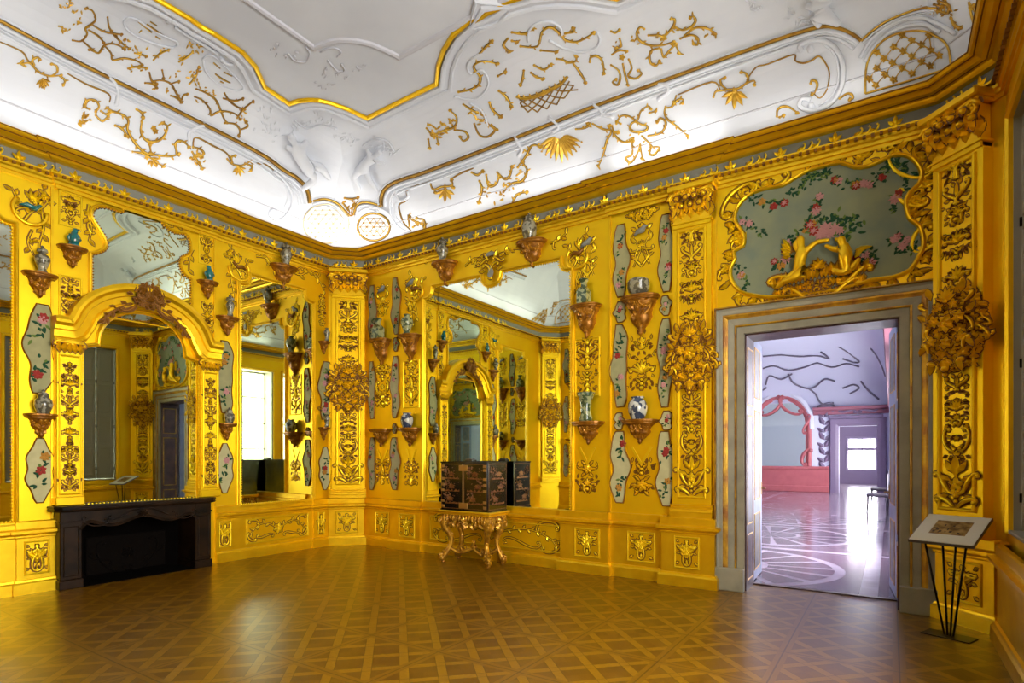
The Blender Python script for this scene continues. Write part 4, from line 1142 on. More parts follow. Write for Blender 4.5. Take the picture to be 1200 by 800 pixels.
for (x,y,r,c) in ((460,355,.055,3),(435,415,.06,2),(410,440,.03,4),(500,430,.075,3),(540,430,.065,3),(480,455,.07,3),(390,470,.04,4),(330,560,.06,3),(283,570,.045,2),(355,520,.05,4),(690,578,.055,2),(325,322,.05,2),(175,408,.045,3),(145,620,.03,3),(545,225,.035,4),(630,248,.05,2),(665,240,.045,3),(797,305,.06,3),(808,462,.035,2),(828,505,.05,3),(560,440,.05,3),(520,455,.05,3),(450,440,.06,2)):
    m=MB(); o=Orn(m,lp,.016,ground=False)
    for ring,(n,rr) in enumerate(((8,1.0),(6,.62))):
        for i in range(n):
            o.w0=.018+.003*ring; p=ol_(x,y); o.leaf(p[0],p[1],i*2*PI/n+.4*ring,r*rr,r*.55*rr,.05,mi=c if ring==0 else (3 if c==2 else 4 if c==4 else 3))
    m.build('painted_blossom',PAINTS,t)
# carved basket base with two children
m=MB(); o=Orn(m,lp,.02)
for i in range(22):
    x=285+i*18; y=690-i*3.4-12*math.sin(i/21*PI); p=ol_(x,y); o.leaf(p[0],p[1],PI/2+rnd.uniform(-.25,.25),.15,.06,.6); o.leaf(p[0],p[1],-PI/2+rnd.uniform(-.35,.35),.10,.05,.6)
for x0,y0,x1,y1,f in ((270,665,420,610,1),(690,600,560,650,-1),(330,700,450,720,1),(480,720,640,660,-1)):
    o.sc(ol_(x0,y0),ol_(x1,y1),'S',3.6,f,.022,20)
oo=o.at(*ol_(465,690)); oo.w0=.03; cluster(oo,.26,.22,rnd,50,.04); oo=o.at(*ol_(340,700)); cluster(oo,.2,.12,rnd,24,.03); oo=o.at(*ol_(600,680)); cluster(oo,.2,.12,rnd,24,.03)
o.w0=.05; p=ol_(470,600); o.fan(p[0],p[1],PI/2,.10,7,3.0,.4); 
m.build('carved_base',[GM,BR,GD],t)
def skin(name,nodes,edges,mt,parent,root=0,sub=1):
    me=bpy.data.meshes.new(name); me.from_pydata([n[:3] for n in nodes],edges,[]); me.materials.append(mt)
    ob=bpy.data.objects.new(name,me); col.objects.link(ob)
    if parent is not None: ob.parent=parent
    md=ob.modifiers.new('skin','SKIN'); md.use_smooth_shade=True
    if not me.skin_vertices:
        import bmesh
        bm=bmesh.new(); bm.from_mesh(me); bm.verts.layers.skin.verify(); bm.to_mesh(me); bm.free()
    for i,n in enumerate(nodes):
        sv=me.skin_vertices[0].data[i]; sv.radius=(n[3],n[3]); sv.use_root=(i==root)
    if sub: s_=ob.modifiers.new('sub','SUBSURF'); s_.levels=sub; s_.render_levels=sub
    return ob
def child(pts,rad,edges,name,mt,parent,dep):
    nodes=[]
    for (x,y),r,d in zip(pts,rad,dep):
        p=ol_(x,y); nodes.append((p[0],-d,p[1],r))
    return skin(name,nodes,edges,mt,parent)
#          0 pelvis    1 chest    2 neck     3 head     4 crown   5 shoulderA 6 elbow   7 hand     8 shB      9 elB     10 hB      11 hipA    12 kneeA   13 footA    14 hipB  15 kneeB 16 footB
child([(385,600),(408,545),(402,512),(398,492),(395,474),(425,535),(462,502),(525,492),(392,535),(372,505),(405,470),(385,618),(345,650),(290,690),(400,615),(370,655),(320,668)],
      [.062,.066,.03,.048,.040,.034,.027,.02,.034,.027,.02,.05,.04,.022,.05,.04,.022],
      [(0,1),(1,2),(2,3),(3,4),(1,5),(5,6),(6,7),(1,8),(8,9),(9,10),(0,11),(11,12),(12,13),(0,14),(14,15),(15,16)],'child_figure',GM,t,
      [.09,.09,.09,.10,.09,.11,.12,.12,.07,.08,.08,.08,.09,.06,.10,.12,.10])
child([(580,600),(590,548),(578,512),(568,492),(566,474),(570,535),(532,530),(500,512),(602,535),(585,500),(540,480),(592,618),(560,630),(530,610),(600,615),(615,600),(650,560)],
      [.062,.066,.03,.048,.040,.034,.027,.02,.034,.027,.02,.05,.04,.022,.05,.04,.022],
      [(0,1),(1,2),(2,3),(3,4),(1,5),(5,6),(6,7),(1,8),(8,9),(9,10),(0,11),(11,12),(12,13),(0,14),(14,15),(15,16)],'child_figure',GM,t,
      [.09,.09,.09,.10,.09,.11,.12,.12,.07,.08,.08,.08,.10,.10,.06,.07,.06])
for a,b in (((355,520),2.6),((625,525),.5)):
    m=MB(); o=Orn(m,lp,.05,ground=False)
    for k in range(5): p=ol_(*a); o.leaf(p[0],p[1]-.02*k,b+(k-2)*.22,.15-.015*k,.05,.5)
    m.build('wing',GB,t)
# ---------------------------------------------------------------- fireplace
BKM=mat('black brown marble',srgb(44,28,14),.42,0,colr2=srgb(18,11,6),vscale=6,spec=.18)
SOOT=mat('sooty brick',srgb(6,4,3),.95,0,.5,20,spec=.05)
IRON=mat('cast iron',srgb(9,5,3),.9,.0,.4,30,spec=.1)
fu0=L_.u(66,.12); fu1=L_.u(249,.2); fw=(fu1-fu0)/2; fc=(fu0+fu1)/2
fp=L_.thing('fireplace','low black marble fireplace with scalloped opening under the arched mirror','fireplace',fc,0,0)
FD=.19
m=MB(); sh=[(-fw-.03,0),(-fw-.03,FD),(-fw+.02,FD+.05),(fw-.02,FD+.05),(fw+.03,FD),(fw+.03,0)]
mpf=lambda a,b,h:(a,-b,h)
m.sweep(sh,[(0,.865),(.01,.868),(.02,.885),(.012,.893),(.012,.903),(.02,.908),(.02,.922),(.012,.93),(-.04,.93)],mpf,False); m.poly_prism(sh,.87,.929,mpf); m.build('mantel_shelf',BKM,fp)
for sg in (-1,1):
    m=MB(); a=sg*(fw-.115)
    m.box(a-.105,a+.105,-FD,.28,.10,.87,0,.01); m.box(a-.115,a+.115,-FD-.012,.28,0,.10,0,.006); m.box(a-.115,a+.115,-FD-.012,.28,.74,.76,0,.004)
    moulding_frame(m,rect_path(a-.075,a+.075,.14,.70),.014,.01,True,0,'round',lp,FD); m.build('jamb',BKM,fp)
m=MB(); ow=fw-.21; top=[]
for i in range(41):
    t=-1+2*i/40; a=abs(t); z=.70+.04*math.cos(t*PI*2.0)+ (-.10*max(0,(a-.82)/.18)**2)
    top.append((t*ow,z))
lint=[(-ow,.87)]+top+[(ow,.87)]
m.poly_prism(lint,0,FD-.004,lp); m.sweep(top,[(-.0,FD-.02),(-.0,FD+.006),(.02,FD+.01),(.035,FD-.004)],lp,False)
m.build('lintel',BKM,fp)
m=MB(); o=Orn(m,lp,FD,ground=False)
o.sym(lambda q:(q.sc((.05,.80),(.35,.78),'S',4,1,.010,16),q.sc((.4,.76),(.6,.80),'C',4,1,.009,14))); o.fan(0,.76,PI/2,.09,7,2.4); m.build('lintel_carving',BKM,fp)
m=MB(); m.box(-ow-.02,ow+.02,.26,.31,0,.8); m.box(-ow-.05,-ow,-.0,.3,0,.8); m.box(ow,ow+.05,-.0,.3,0,.8); m.box(-ow,ow,0,.3,.75,.8); m.box(-ow-.01,ow+.01,-FD+.0,.3,-.005,.012)
m.build('firebox',SOOT,fp)
m=MB(); m.box(-.45,.45,.22,.26,.04,.5,0,.01)
o=Orn(m,lambda u,v,w:(u,.22-w,v),0,ground=False); o.sym(lambda q:(q.sc((.04,.12),(.25,.4),'C',5,1,.012,16),q.sc((.2,.15),(.4,.3),'S',4,1,.01,14))); o.flower(0,.27,.08,6)
m.build('fireback',IRON,fp)
# unseen box shell added behind the firebox to block daylight
m=MB(); m.box(XL-.45,XL-.33,2.3,4.5,-.1,1.0); m.box(XL-.45,XL-.28,2.3,4.5,.80,1.0); m.box(XL-.45,XL-.3,2.3,2.45,-.1,1); m.box(XL-.45,XL-.3,4.35,4.5,-.1,1); m.box(XL-.45,XL-.3,2.3,4.5,-.1,0)
structure('wall_daylight_block',m,SOOT)

# ---------------------------------------------------------------- gilt console table
GC=mat('carved console gilding',srgb(222,168,44),.3,.5,.3,30,colr2=srgb(150,98,22),vscale=18)
def loc_thing(name,label,cat,x,y,z,rz=0,group=None):
    o=bpy.data.objects.new(name,None); col.objects.link(o); o.location=(x,y,z); o.rotation_euler=(0,0,rz); return tag(o,label,cat,group)
tx,ty=-4.855,6.33
tb=loc_thing('console_table','carved giltwood console table carrying the black lacquer cabinet','table',tx,ty,0)
hw,hd=.45,.25
m=MB(); m.box(-hw,hw,-hd,hd,.70,.735,0,.012); m.box(-hw+.02,hw-.02,-hd+.02,hd-.02,.675,.702,0,.008); m.build('table_top',GM,tb)
def onface(m,x0,y0,ang):
    ca,sa=math.cos(ang),math.sin(ang)
    return lambda u,v,w:(x0+u*ca+w*sa, y0+u*sa-w*ca, v)
m=MB(); m.box(-hw+.04,hw-.04,-hd+.04,hd-.04,.60,.68,0,.005)
rnd=random.Random(3)
for (x0,y0,an,W) in ((0,-hd+.04,0,.8),(hw-.04,0,PI/2,.4),(-hw+.04,0,-PI/2,.4)):
    o=Orn(m,onface(m,x0,y0,an),0,ground=False)
    k=int(W/.055)
    for i in range(k):
        u=(i-(k-1)/2)*.055; o.leaf(u,.67,-PI/2,.07+.03*(i%2),.04,.5); o.ball(u,.665,.014)
    def hf(q):
        for i in range(5): q.sc((.03+i*W*.09,.62),(.03+(i+1)*W*.09,.56-.03*(i%2)),'C',4.5,(1,-1)[i%2],.011,12)
        q.leaf(.1,.56,-1.0,.1,.05,.5); q.leaf(.2,.58,-1.8,.09,.04,.5); q.leaf(.3*W,.57,-.8,.09,.05,.5)
    o.sym(hf); o.w0=.02; o.fan(0,.58,-PI/2,.12,7,2.6,.35); o.flower(0,.6,.06)
m.build('carved_apron',[GC,GD,BR],tb)
def leg(x,y,dx,dy):
    m=MB(); d=Vector((dx,dy,0))
    def P(s,z): return (x+dx*s,y+dy*s,z)
    m.tube([P(0,.66),P(.03,.62),P(.045,.55),P(.02,.47),P(-.03,.40),P(-.06,.33),P(-.055,.25),P(-.01,.16),P(.04,.09),P(.065,.05)],[.042,.056,.06,.048,.038,.036,.034,.036,.042,.046],8)
    # knee volute and foot scroll
    for (s0,z0,r0,sg) in ((.07,.56,.045,1),(.07,.075,.05,-1),(-.05,.38,.035,1)):
        pts=[P(s0+r0*(1-a/9)*math.cos(a*sg),z0+r0*(1-a/9)*math.sin(a)) for a in [i*.6 for i in range(13)]]
        m.tube(pts,[.022]*len(pts),6)
    m.ball(P(.07,.06),.05,0,10,7)
    for s0,z0 in ((.05,.6),(.06,.5),(-.04,.3)): m.ball(P(s0,z0),.026,0,8,5)
    o=Orn(m,lambda u,v,w:(x+dx*(.035+w)+(-dy)*u,y+dy*(.035+w)+dx*u,v),0,ground=False)
    for z in (.62,.56,.5,.18,.12): o.leaf(-.0,z,-PI/2,.08,.06,.6); o.leaf(.02,z,-.8,.06,.03,.6); o.leaf(-.02,z,-2.3,.06,.03,.6)
    m.lathe([(0,0),(.032,0),(.036,.012),(.028,.025),(.0,.03)],10,0,(x+dx*.06,y+dy*.06,0))
    m.build('leg',GC,tb)
q=.7071
for x,y,dx,dy in ((-hw+.10,-hd+.09,-q,-q),(hw-.10,-hd+.09,q,-q),(-hw+.10,hd-.12,-q,q*.3),(hw-.10,hd-.12,q,q*.3)): leg(x,y,dx,dy)
m=MB()
for sx in (-1,1):
    for sy,y1 in ((-1,-hd+.12),(1,hd-.14)):
        pts=catmull([(sx*(hw-.13),y1,.20),(sx*.22,y1*.6,.13),(sx*.10,y1*.3,.16),(0,0,.20)],5); m.tube(pts,.027,7)
        pts=[(sx*(.2+.05*(1-a/9)*math.cos(a)),y1*.55,.17+.05*(1-a/9)*math.sin(a)) for a in [i*.6 for i in range(12)]]; m.tube(pts,.011,6)
m.ball((0,0,.22),.05,0,10,6,(1,1,.8)); m.ball((0,0,.28),.028,0,8,6,(1,1,1.5)); m.build('stretcher',GC,tb)

# ---------------------------------------------------------------- lacquer cabinet
LQ=mat('black lacquer',srgb(20,15,12),.16,0,coat=.6)
LG=mat('gold chinoiserie paint',srgb(150,98,44),.4,.35,0,colr2=srgb(96,48,24),vscale=25)
BRS=mat('chased brass mount',srgb(176,134,70),.35,.7,.3,60)
cb=loc_thing('lacquer_cabinet','black lacquer cabinet with gold chinoiserie doors standing on the gilt console','cabinet',tx,ty-.0,.735)
cw,cd,chh=.41,.22,.675
m=MB(); m.box(-cw,cw,-cd,cd,0,chh,0,.006); m.box(-cw-.006,cw+.006,-cd-.008,cd,chh-.018,chh,0,.003); m.box(-cw-.006,cw+.006,-cd-.008,cd,0,.02,0,.003); m.build('body',LQ,cb)
def chin(m,mpx,x0,x1,z0,z1,rnd,n=3):
    o=Orn(m,mpx,.001,ground=False)
    W=x1-x0; H=z1-z0
    # hills, pavilion, tree, birds
    for k in range(n):
        zb=z0+H*(.08+.3*k); xc=x0+W*rnd.uniform(.3,.7)
        pts=[(x0+W*.1,zb)]+[(x0+W*(.1+.8*i/8),zb+H*.06*abs(math.sin(i*1.7+k))) for i in range(9)]+[(x0+W*.9,zb)]
        m.poly_prism([(a,b) for a,b in pts],0,.0015,mpx)
        px_=xc; s=W*.16
        m.poly_prism([(px_-s,zb+H*.07),(px_+s,zb+H*.07),(px_+s*.7,zb+H*.13),(px_+s*1.3,zb+H*.135),(px_,zb+H*.19),(px_-s*1.3,zb+H*.135),(px_-s*.7,zb+H*.13)],0,.0018,mpx)
        tx_=x0+W*rnd.choice((.22,.78)); o.stroke([(tx_,zb+H*.05),(tx_+.01,zb+H*.12),(tx_-.005,zb+H*.2)],.004,.002,gr=0)
        for i in range(14): o.leaf(tx_+rnd.uniform(-W*.16,W*.16),zb+H*rnd.uniform(.12,.27),rnd.uniform(0,6),.035,.02,.05)
        for i in range(5): o.leaf(xc+rnd.uniform(-W*.35,W*.35),zb+H*rnd.uniform(.18,.3),rnd.uniform(-.5,.5),.025,.01,.05)
rnd=random.Random(4)
for sg in (-1,1):
    x0,x1=(-cw+.015,-.004) if sg<0 else (.004,cw-.015)
    m=MB(); m.box(x0,x1,-cd-.016,-cd,.022,chh-.024,0,.003); d_=m.build('door',LQ,cb)
    m=MB(); mpx=lambda a,b,h:(a,-cd-.0165-h,b)
    chin(m,mpx,x0+.03,x1-.03,.05,chh-.06,rnd); d=moulding_frame(m,rect_path(x0+.008,x1-.008,.03,chh-.032),.006,.001,True,0,'flat',mpx); m.build('gold_landscape',LG,d_)
    m=MB(); ho=x0+.03 if sg<0 else x1-.03
    for z in (.06,.13,.28,.36,.44,.56,.61):
        m.box(ho-.028,ho+.028,-cd-.022,-cd-.016,z-.018,z+.018,0,.002)
    m.build('hinge',BRS,d_)
m=MB()
for z in (.075,chh-.09): m.box(-.075,.075,-cd-.023,-cd-.016,z-.038,z+.038,0,.003)
m.box(-.006,.006,-cd-.026,-cd-.016,.11,chh-.13,0,.002); m.build('lock_plate_glint',BRS,cb)  # thin strip between the doors stands in for a glint
m=MB(); mpx=lambda a,b,h:(cw+.0005+h,a,b); chin(m,mpx,-cd+.03,cd-.03,.05,chh-.06,rnd); moulding_frame(m,rect_path(-cd+.015,cd-.015,.03,chh-.03),.006,.001,True,0,'flat',mpx); m.build('side_landscape',LG,cb)
m=MB(); m.box(-.07,.07,-.05,.05,0,.025,0,.004); m.box(-.05,.05,-.035,.035,.025,.04,0,.003)
bx=m.build('lacquer_box',LQ); bx.location=(tx+.02,ty-.1,.735+chh+.0005); tag(bx,'tiny flat black box lying on top of the lacquer cabinet','box')

# ---------------------------------------------------------------- reading stand
STL=mat('dark steel',srgb(30,29,30),.4,.8); ALU=mat('grey aluminium tray',srgb(110,110,116),.35,.7); PAPER=mat('cream paper',srgb(244,238,214),.7,spec=.2); PHOTOP=mat('sepia print',srgb(196,160,92),.6,0,colr2=srgb(120,88,44),vscale=18,spec=.2); INK=mat('dark brown print ink',srgb(70,50,28),.7)
rs=loc_thing('reading_stand','slanted information stand on four dark rods right of the doorway','stand',.40,5.93,0,math.radians(-22))
m=MB(); m.box(-.17,.17,-.10,.10,0,.008,0,.002); m.build('base_plate',STL,rs)
bz=.885; tilt=math.radians(24)
def brd(a,b,h): # a across, b depth (from front), h above
    return (a,b*math.cos(tilt)-h*math.sin(tilt)+.02,bz+b*math.sin(tilt)+h*math.cos(tilt))
for i,(a,b,fx) in enumerate(((-.15,-.12,-.03),(-.05,-.02,-.01),(.05,-.02,.01),(.15,-.12,.03))):
    m=MB(); e=brd(a,b,-.012); m.tube([(fx,0,.006),e],.0085,8); m.build('rod',STL,rs)
bw,bd=.225,.235
m=MB(); r=[(-bw,-bd),(bw,-bd),(bw,bd),(-bw,bd)]; m.poly_prism(r,-.022,0,brd); m.add([brd(a,b,-.022) for a,b in r],[(0,1,2,3)]); m.build('tray',ALU,rs)
m=MB(); r2=[(a*.975,b*.975) for a,b in r]; m.poly_prism(r2,0,.004,brd); sheet=m.build('sheet',PAPER,rs)
m=MB(); m.poly_prism([(-.12,-.10),(.13,-.10),(.13,.13),(-.12,.13)],.004,.0046,brd); pr_=m.build('printed_picture',PHOTOP,sheet)
m=MB(); rnd=random.Random(9)
for i in range(14):
    a=rnd.uniform(-.1,.1); b=rnd.uniform(-.07,.08); w2=rnd.uniform(.006,.03); h2=rnd.uniform(.004,.03)
    m.poly_prism([(a-w2/2,b-h2/2),(a+w2/2,b-h2/2),(a+w2/2,b+h2/2),(a-w2/2,b+h2/2)],.0046,.005,brd)
m.build('print_shapes',INK,pr_)

# ---------------------------------------------------------------- doorway
SG=mat('grey white painted stone',srgb(176,170,146),.45,0,.12,14,colr2=srgb(152,148,128),vscale=4)
GX=mat('worn casing gilding',srgb(214,168,48),.35,.5,.3,30,colr2=srgb(150,100,44),vscale=7)
WD=mat('brown plum painted wood',srgb(96,68,64),.4,0,.1,20,colr2=srgb(66,44,48),vscale=6)
def casing(wall,u0,u1,h,name):
    r=bpy.data.objects.new(name,None); col.objects.link(r); r['kind']='structure'; wall.place(r,0,0,0)
    path=[(u1,0),(u1,h),(u0,h),(u0,0)]     # left normal of this path points outward? (handled by sign)
    A=[(0,.0),(.0,.045),(.06,.05),(.085,.035),(.10,.035)]
    def band(nm,mt,pr,z0=.0):
        m=MB(); p=[(u1,z0),(u1,h),(u0,h),(u0,z0)]
        m.sweep(p,[(-a,b) for a,b in pr],lp,False); m.build(nm,mt,r)
    band('grey_band',SG,[(0,-.02),(0,.03),(.005,.035),(.075,.035),(.08,.03)],.25); band('gilt_fillet',GX,[(.08,.0),(.08,.04),(.088,.048),(.097,.048),(.102,.04),(.102,.0)],.25)
    band('grey_band',SG,[(.102,.0),(.102,.042),(.13,.046),(.165,.05),(.17,.045)],.25); band('gilt_hollow',GX,[(.17,.0),(.17,.045),(.185,.05),(.205,.062),(.222,.062),(.222,0)],.25)
    band('grey_band',SG,[(.222,0),(.222,.062),(.23,.068),(.262,.07),(.285,.085),(.29,0)],.25); band('gilt_lip',GX,[(.29,0),(.29,.085),(.297,.092),(.308,.09),(.312,0)],.25)
    for a,b in ((u0-.315,u0+.0),(u1-.0,u1+.315)):
        m=MB(); m.box(a,b,-.10,.0,0,.25,0,.006); m.build('plinth_block',SG,r)
    m=MB()
    m.box(u0-.0,u0+.015,.0,TH,0,h); m.box(u1-.015,u1,.0,TH,0,h); m.box(u0,u1,.0,TH,h-.015,h); 
    m.build('reveal_lining',WD,r)
    m=MB()
    for uu,sg in ((u0+.015,1),(u1-.015,-1)):
        for (y0,y1) in ((.05,.36),):
            for z0,z1 in ((.1,.62),(.72,1.95),(2.05,2.7)):
                mp_=lambda a,b,hh:(uu+sg*hh,a,b); moulding_frame(m,rect_path(y0,y1,z0,z1),.02,.008,True,0,'round',mp_)
    m.build('reveal_panelling',GX,r); return r
door1=casing(R_,DU0,DU1,DH,'door_1')
LB=mat('blue grey door paint',srgb(150,160,186),.4,0,.08,14,colr2=srgb(132,142,168),vscale=4); LPN=mat('door panel gilt brown',srgb(138,128,112),.45,.1,.2,20,colr2=srgb(104,104,108),vscale=7)
def door_leaf(parent,x,y,rz,w_,h_,flip=1):
    e=MB(); e.box(0,w_,-.022,.022,.012,h_,0,.003); lf=e.build('door_leaf',LB,parent); lf.location=(x,y,0); lf.rotation_euler=(0,0,rz)
    for z0,z1 in ((.14,.78),(.98,2.02),(2.20,h_-.12)):
        for s_ in (-1,1):
            mpd=lambda a,b,hh:(a,s_*(.022+hh),b)
            m=MB(); m.poly_prism(rect_path(.17,w_-.17,z0,z1),0,.003,mpd,0,.002); m.build('panel',LPN,lf)
            m=MB(); moulding_frame(m,rect_path(.15,w_-.15,z0-.02,z1+.02),.018,.007,True,0,'round',mpd); m.build('panel_moulding',GX,lf)
    m=MB(); 
    for s_ in (-1,1): m.tube([(w_-.05,s_*.02,1.08),(w_-.05,s_*.07,1.08),(w_-.12,s_*.075,1.08)],.009,6); m.box(w_-.07,w_-.03,min(s_*.022,s_*.028),max(s_*.022,s_*.028),1.0,1.16)
    m.build('handle',BRS,lf); return lf
door_leaf(door1,DU0-.03,TH+.02,math.radians(92),.74,DH+.06); door_leaf(door1,DU1+.0,TH+.02,math.radians(95),.74,DH+.06)
m=MB(); m.box(DU0,DU1,YR-.0,YR+TH,-.001,.004); 
m2=MB(); m2.box(DU0,DU1,YR+TH-.02,YR+TH+.05,.0,.012,0,.004); structure('trim_6',m2,WD)
# closed door behind the camera
door2=casing(B_,-DU1,-DU0,DH,'door_2'); door_leaf(door2,-DU1,.32,0,.70,DH-.02); lf=door_leaf(door2,-DU0,.32,PI,.70,DH-.02)
m=MB(); m.box(DU0-.1,DU1+.1,-.95,-.9,0,3); structure('wall_outer',m,WD)

# ---------------------------------------------------------------- windows with shutters
WF=mat('grey white window paint',srgb(160,156,140),.45)
GL=bpy.data.materials.new('window glass'); GL.use_nodes=True; nt=GL.node_tree; nt.nodes.remove(nt.nodes['Principled BSDF'])
tr=nt.nodes.new('ShaderNodeBsdfTransparent'); gl=nt.nodes.new('ShaderNodeBsdfGlossy'); gl.inputs['Roughness'].default_value=.02; mx=nt.nodes.new('ShaderNodeMixShader'); mx.inputs[0].default_value=.06
nt.links.new(tr.outputs[0],mx.inputs[1]); nt.links.new(gl.outputs[0],mx.inputs[2]); nt.links.new(mx.outputs[0],nt.nodes['Material Output'].inputs[0])
def window(wall,u0,u1,z0,z1,nm,depth=.5,cols=2,rows=4,shutters=True,paint=WF,closed=False,cas=None):
    r=bpy.data.objects.new(nm,None); col.objects.link(r); r['kind']='structure'; wall.place(r,0,0,0)
    m=MB(); d0,d1=depth-.10,depth-.04
    for a,b in ((u0,u0+.06),(u1-.06,u1)): m.box(a,b,d0,d1,z0,z1,0,.004)
    for a,b in ((z0,z0+.07),(z1-.06,z1)): m.box(u0,u1,d0,d1,a,b,0,.004)
    for i in range(1,cols): u=u0+(u1-u0)*i/cols; m.box(u-.03,u+.03,d0,d1,z0,z1,0,.004)
    for i in range(1,rows): z=z0+(z1-z0)*i/rows; m.box(u0,u1,d0+.01,d1-.01,z-.018,z+.018)
    m.build('window_frame',paint,r)
    m=MB(); m.box(u0+.05,u1-.05,(d0+d1)/2-.003,(d0+d1)/2+.003,z0+.05,z1-.05); m.build('pane',GL,r)
    m=MB(); m.box(u0,u0+.012,0,depth-.1,z0,z1); m.box(u1-.012,u1,0,depth-.1,z0,z1); m.box(u0,u1,0,depth-.1,z1-.012,z1); m.box(u0-.02,u1+.02,-.03,depth-.1,z0-.0,z0+.03,0,.006); m.build('window_reveal',paint,r)
    if closed:
        n_=4; wd=(u1-u0-.03)/n_
        for k in range(n_):
            ua=u0+.015+k*wd; m=MB(); m.box(ua+.003,ua+wd-.003,.05,.085,z0+.035,z1-.015,0,.004)
            for j in range(4):
                za=z0+.12+j*(z1-z0-.15)/4; moulding_frame(m,rect_path(ua+.06,ua+wd-.06,za,za+(z1-z0-.5)/4),.022,.010,True,0,'round',lp,-.05)
            sh_=m.build('shutter',paint,r)
            m=MB(); 
            for zz_ in (.25,1.3,2.4): m.box(ua-.012,ua+.012,.035,.052,z0+zz_,z0+zz_+.07)
            m.build('hinge',IRON,sh_)
        shutters=False
    if shutters:
        for uu,sg in ((u0+.013,1),(u1-.013,-1)):
            m=MB(); x0,x1=min(uu,uu+sg*.03),max(uu,uu+sg*.03); m.box(x0,x1,.01,depth-.14,z0+.04,z1-.02,0,.003)
            mp_=lambda a,b,hh:(uu+sg*(.03+hh),a,b)
            for k in range(3):
                za=z0+.1+k*(z1-z0-.1)/3; moulding_frame(m,rect_path(.05,depth-.19,za,za+(z1-z0-.35)/3),.02,.008,True,0,'round',mp_)
            m.build('shutter',paint,r)
    m=MB(); p=[(u1,z0),(u1,z1),(u0,z1),(u0,z0)]; m.sweep(p,[(0,0),(0,.03),(-.02,.05),(-.06,.05),(-.075,.02),(-.075,0)],lp,False); m.build('casing',cas or GM,r)
for i,(a,b) in enumerate(WINS): window(T_,-b,-a,WZ0,WZ1,'window_%d'%(i+1),closed=(i==0))  # second window is an unseen addition that brightens the room

# the wall behind the camera repeats the panelling; only what the mirrors show
for ob in list(col.objects):
    if ob.parent is None and ob.name.split('.')[0] in ('wall_bracket','porcelain_vase','porcelain_jar','silk_cartouche','wall_carving') and ob.location.y>6.3 and ob.location.x<-6.2:
        c=copy_tree(ob); c.location=(ob.location.x,YB+(YR-ob.location.y),ob.location.z); c.rotation_euler=(0,0,PI); c['label']='twin on the wall behind, seen in the mirrors: '+' '.join(ob['label'].replace('doorway wall carving, ','').split()[-7:])
# ---------------------------------------------------------------- the great hall seen through the doorway
HX0,HX1,HY0,HY1=-9.0,.12,YR+TH,26.0
HW=mat('pale lilac white plaster',srgb(204,206,222),.6,0,.05,8)
PK=mat('pink marbled paint',srgb(178,96,98),.4,0,.05,8,colr2=srgb(170,88,92),vscale=4); PKD=mat('dark pink cornice paint',srgb(140,84,96),.5,0,.05,8); STRAP=mat('grey painted strapwork',srgb(104,96,110),.7); MV=mat('mauve painted wood',srgb(116,100,124),.5)
def hall_floor():
    m=bpy.data.materials.new('pale inlaid hall parquet'); m.use_nodes=True; nt=m.node_tree; b=nt.nodes['Principled BSDF']; N=nt.nodes; K=nt.links
    tc=N.new('ShaderNodeTexCoord'); sp=N.new('ShaderNodeSeparateXYZ'); K.new(tc.outputs['Object'],sp.inputs[0])
    def mth(op,a,b2=None):
        n=N.new('ShaderNodeMath'); n.operation=op
        for i,x in enumerate((a,b2)):
            if x is None: continue
            if isinstance(x,(int,float)): n.inputs[i].default_value=x
            else: K.new(x,n.inputs[i])
        return n.outputs[0]
    S=3.4
    fx=mth('SUBTRACT',mth('FRACT',mth('DIVIDE',mth('ADD',sp.outputs[0],20.6),S)),.5); fy=mth('SUBTRACT',mth('FRACT',mth('DIVIDE',mth('ADD',sp.outputs[1],.2),S)),.5)
    rr=mth('SQRT',mth('ADD',mth('MULTIPLY',fx,fx),mth('MULTIPLY',fy,fy))); an=mth('ARCTAN2',fy,fx)
    ray_=mth('LESS_THAN',mth('ABSOLUTE',mth('SUBTRACT',mth('FRACT',mth('MULTIPLY',an,16/(2*PI))),.5)),.10)
    ring=mth('LESS_THAN',mth('ABSOLUTE',mth('SUBTRACT',rr,.40)),.018); ring2=mth('LESS_THAN',mth('ABSOLUTE',mth('SUBTRACT',rr,.14)),.012)
    out=mth('GREATER_THAN',mth('MAXIMUM',mth('ABSOLUTE',fx),mth('ABSOLUTE',fy)),.475)
    inn=mth('LESS_THAN',rr,.40)
    pat=mth('MINIMUM',1,mth('ADD',mth('ADD',mth('MULTIPLY',ray_,inn),ring),mth('ADD',ring2,out)))
    n=N.new('ShaderNodeMix'); n.data_type='RGBA'; K.new(pat,n.inputs[0]); n.inputs[6].default_value=(*srgb(100,80,92),1); n.inputs[7].default_value=(*srgb(176,164,180),1)
    ns=N.new('ShaderNodeTexNoise'); ns.inputs['Scale'].default_value=4; K.new(tc.outputs['Object'],ns.inputs['Vector'])
    n2=N.new('ShaderNodeMix'); n2.data_type='RGBA'; K.new(mth('MULTIPLY',ns.outputs['Fac'],.5),n2.inputs[0]); K.new(n.outputs[2],n2.inputs[6]); n2.inputs[7].default_value=(*srgb(108,84,92),1)
    K.new(n2.outputs[2],b.inputs['Base Color']); b.inputs['Roughness'].default_value=.16; return m
m=MB(); m.box(HX0-.3,HX1+.3,YR+.41,37.2,-.12,0); structure('floor_hall',m,hall_floor())
H_=Wall(0,HY1,0)
def hp(x,y): return H_.px(x,y)
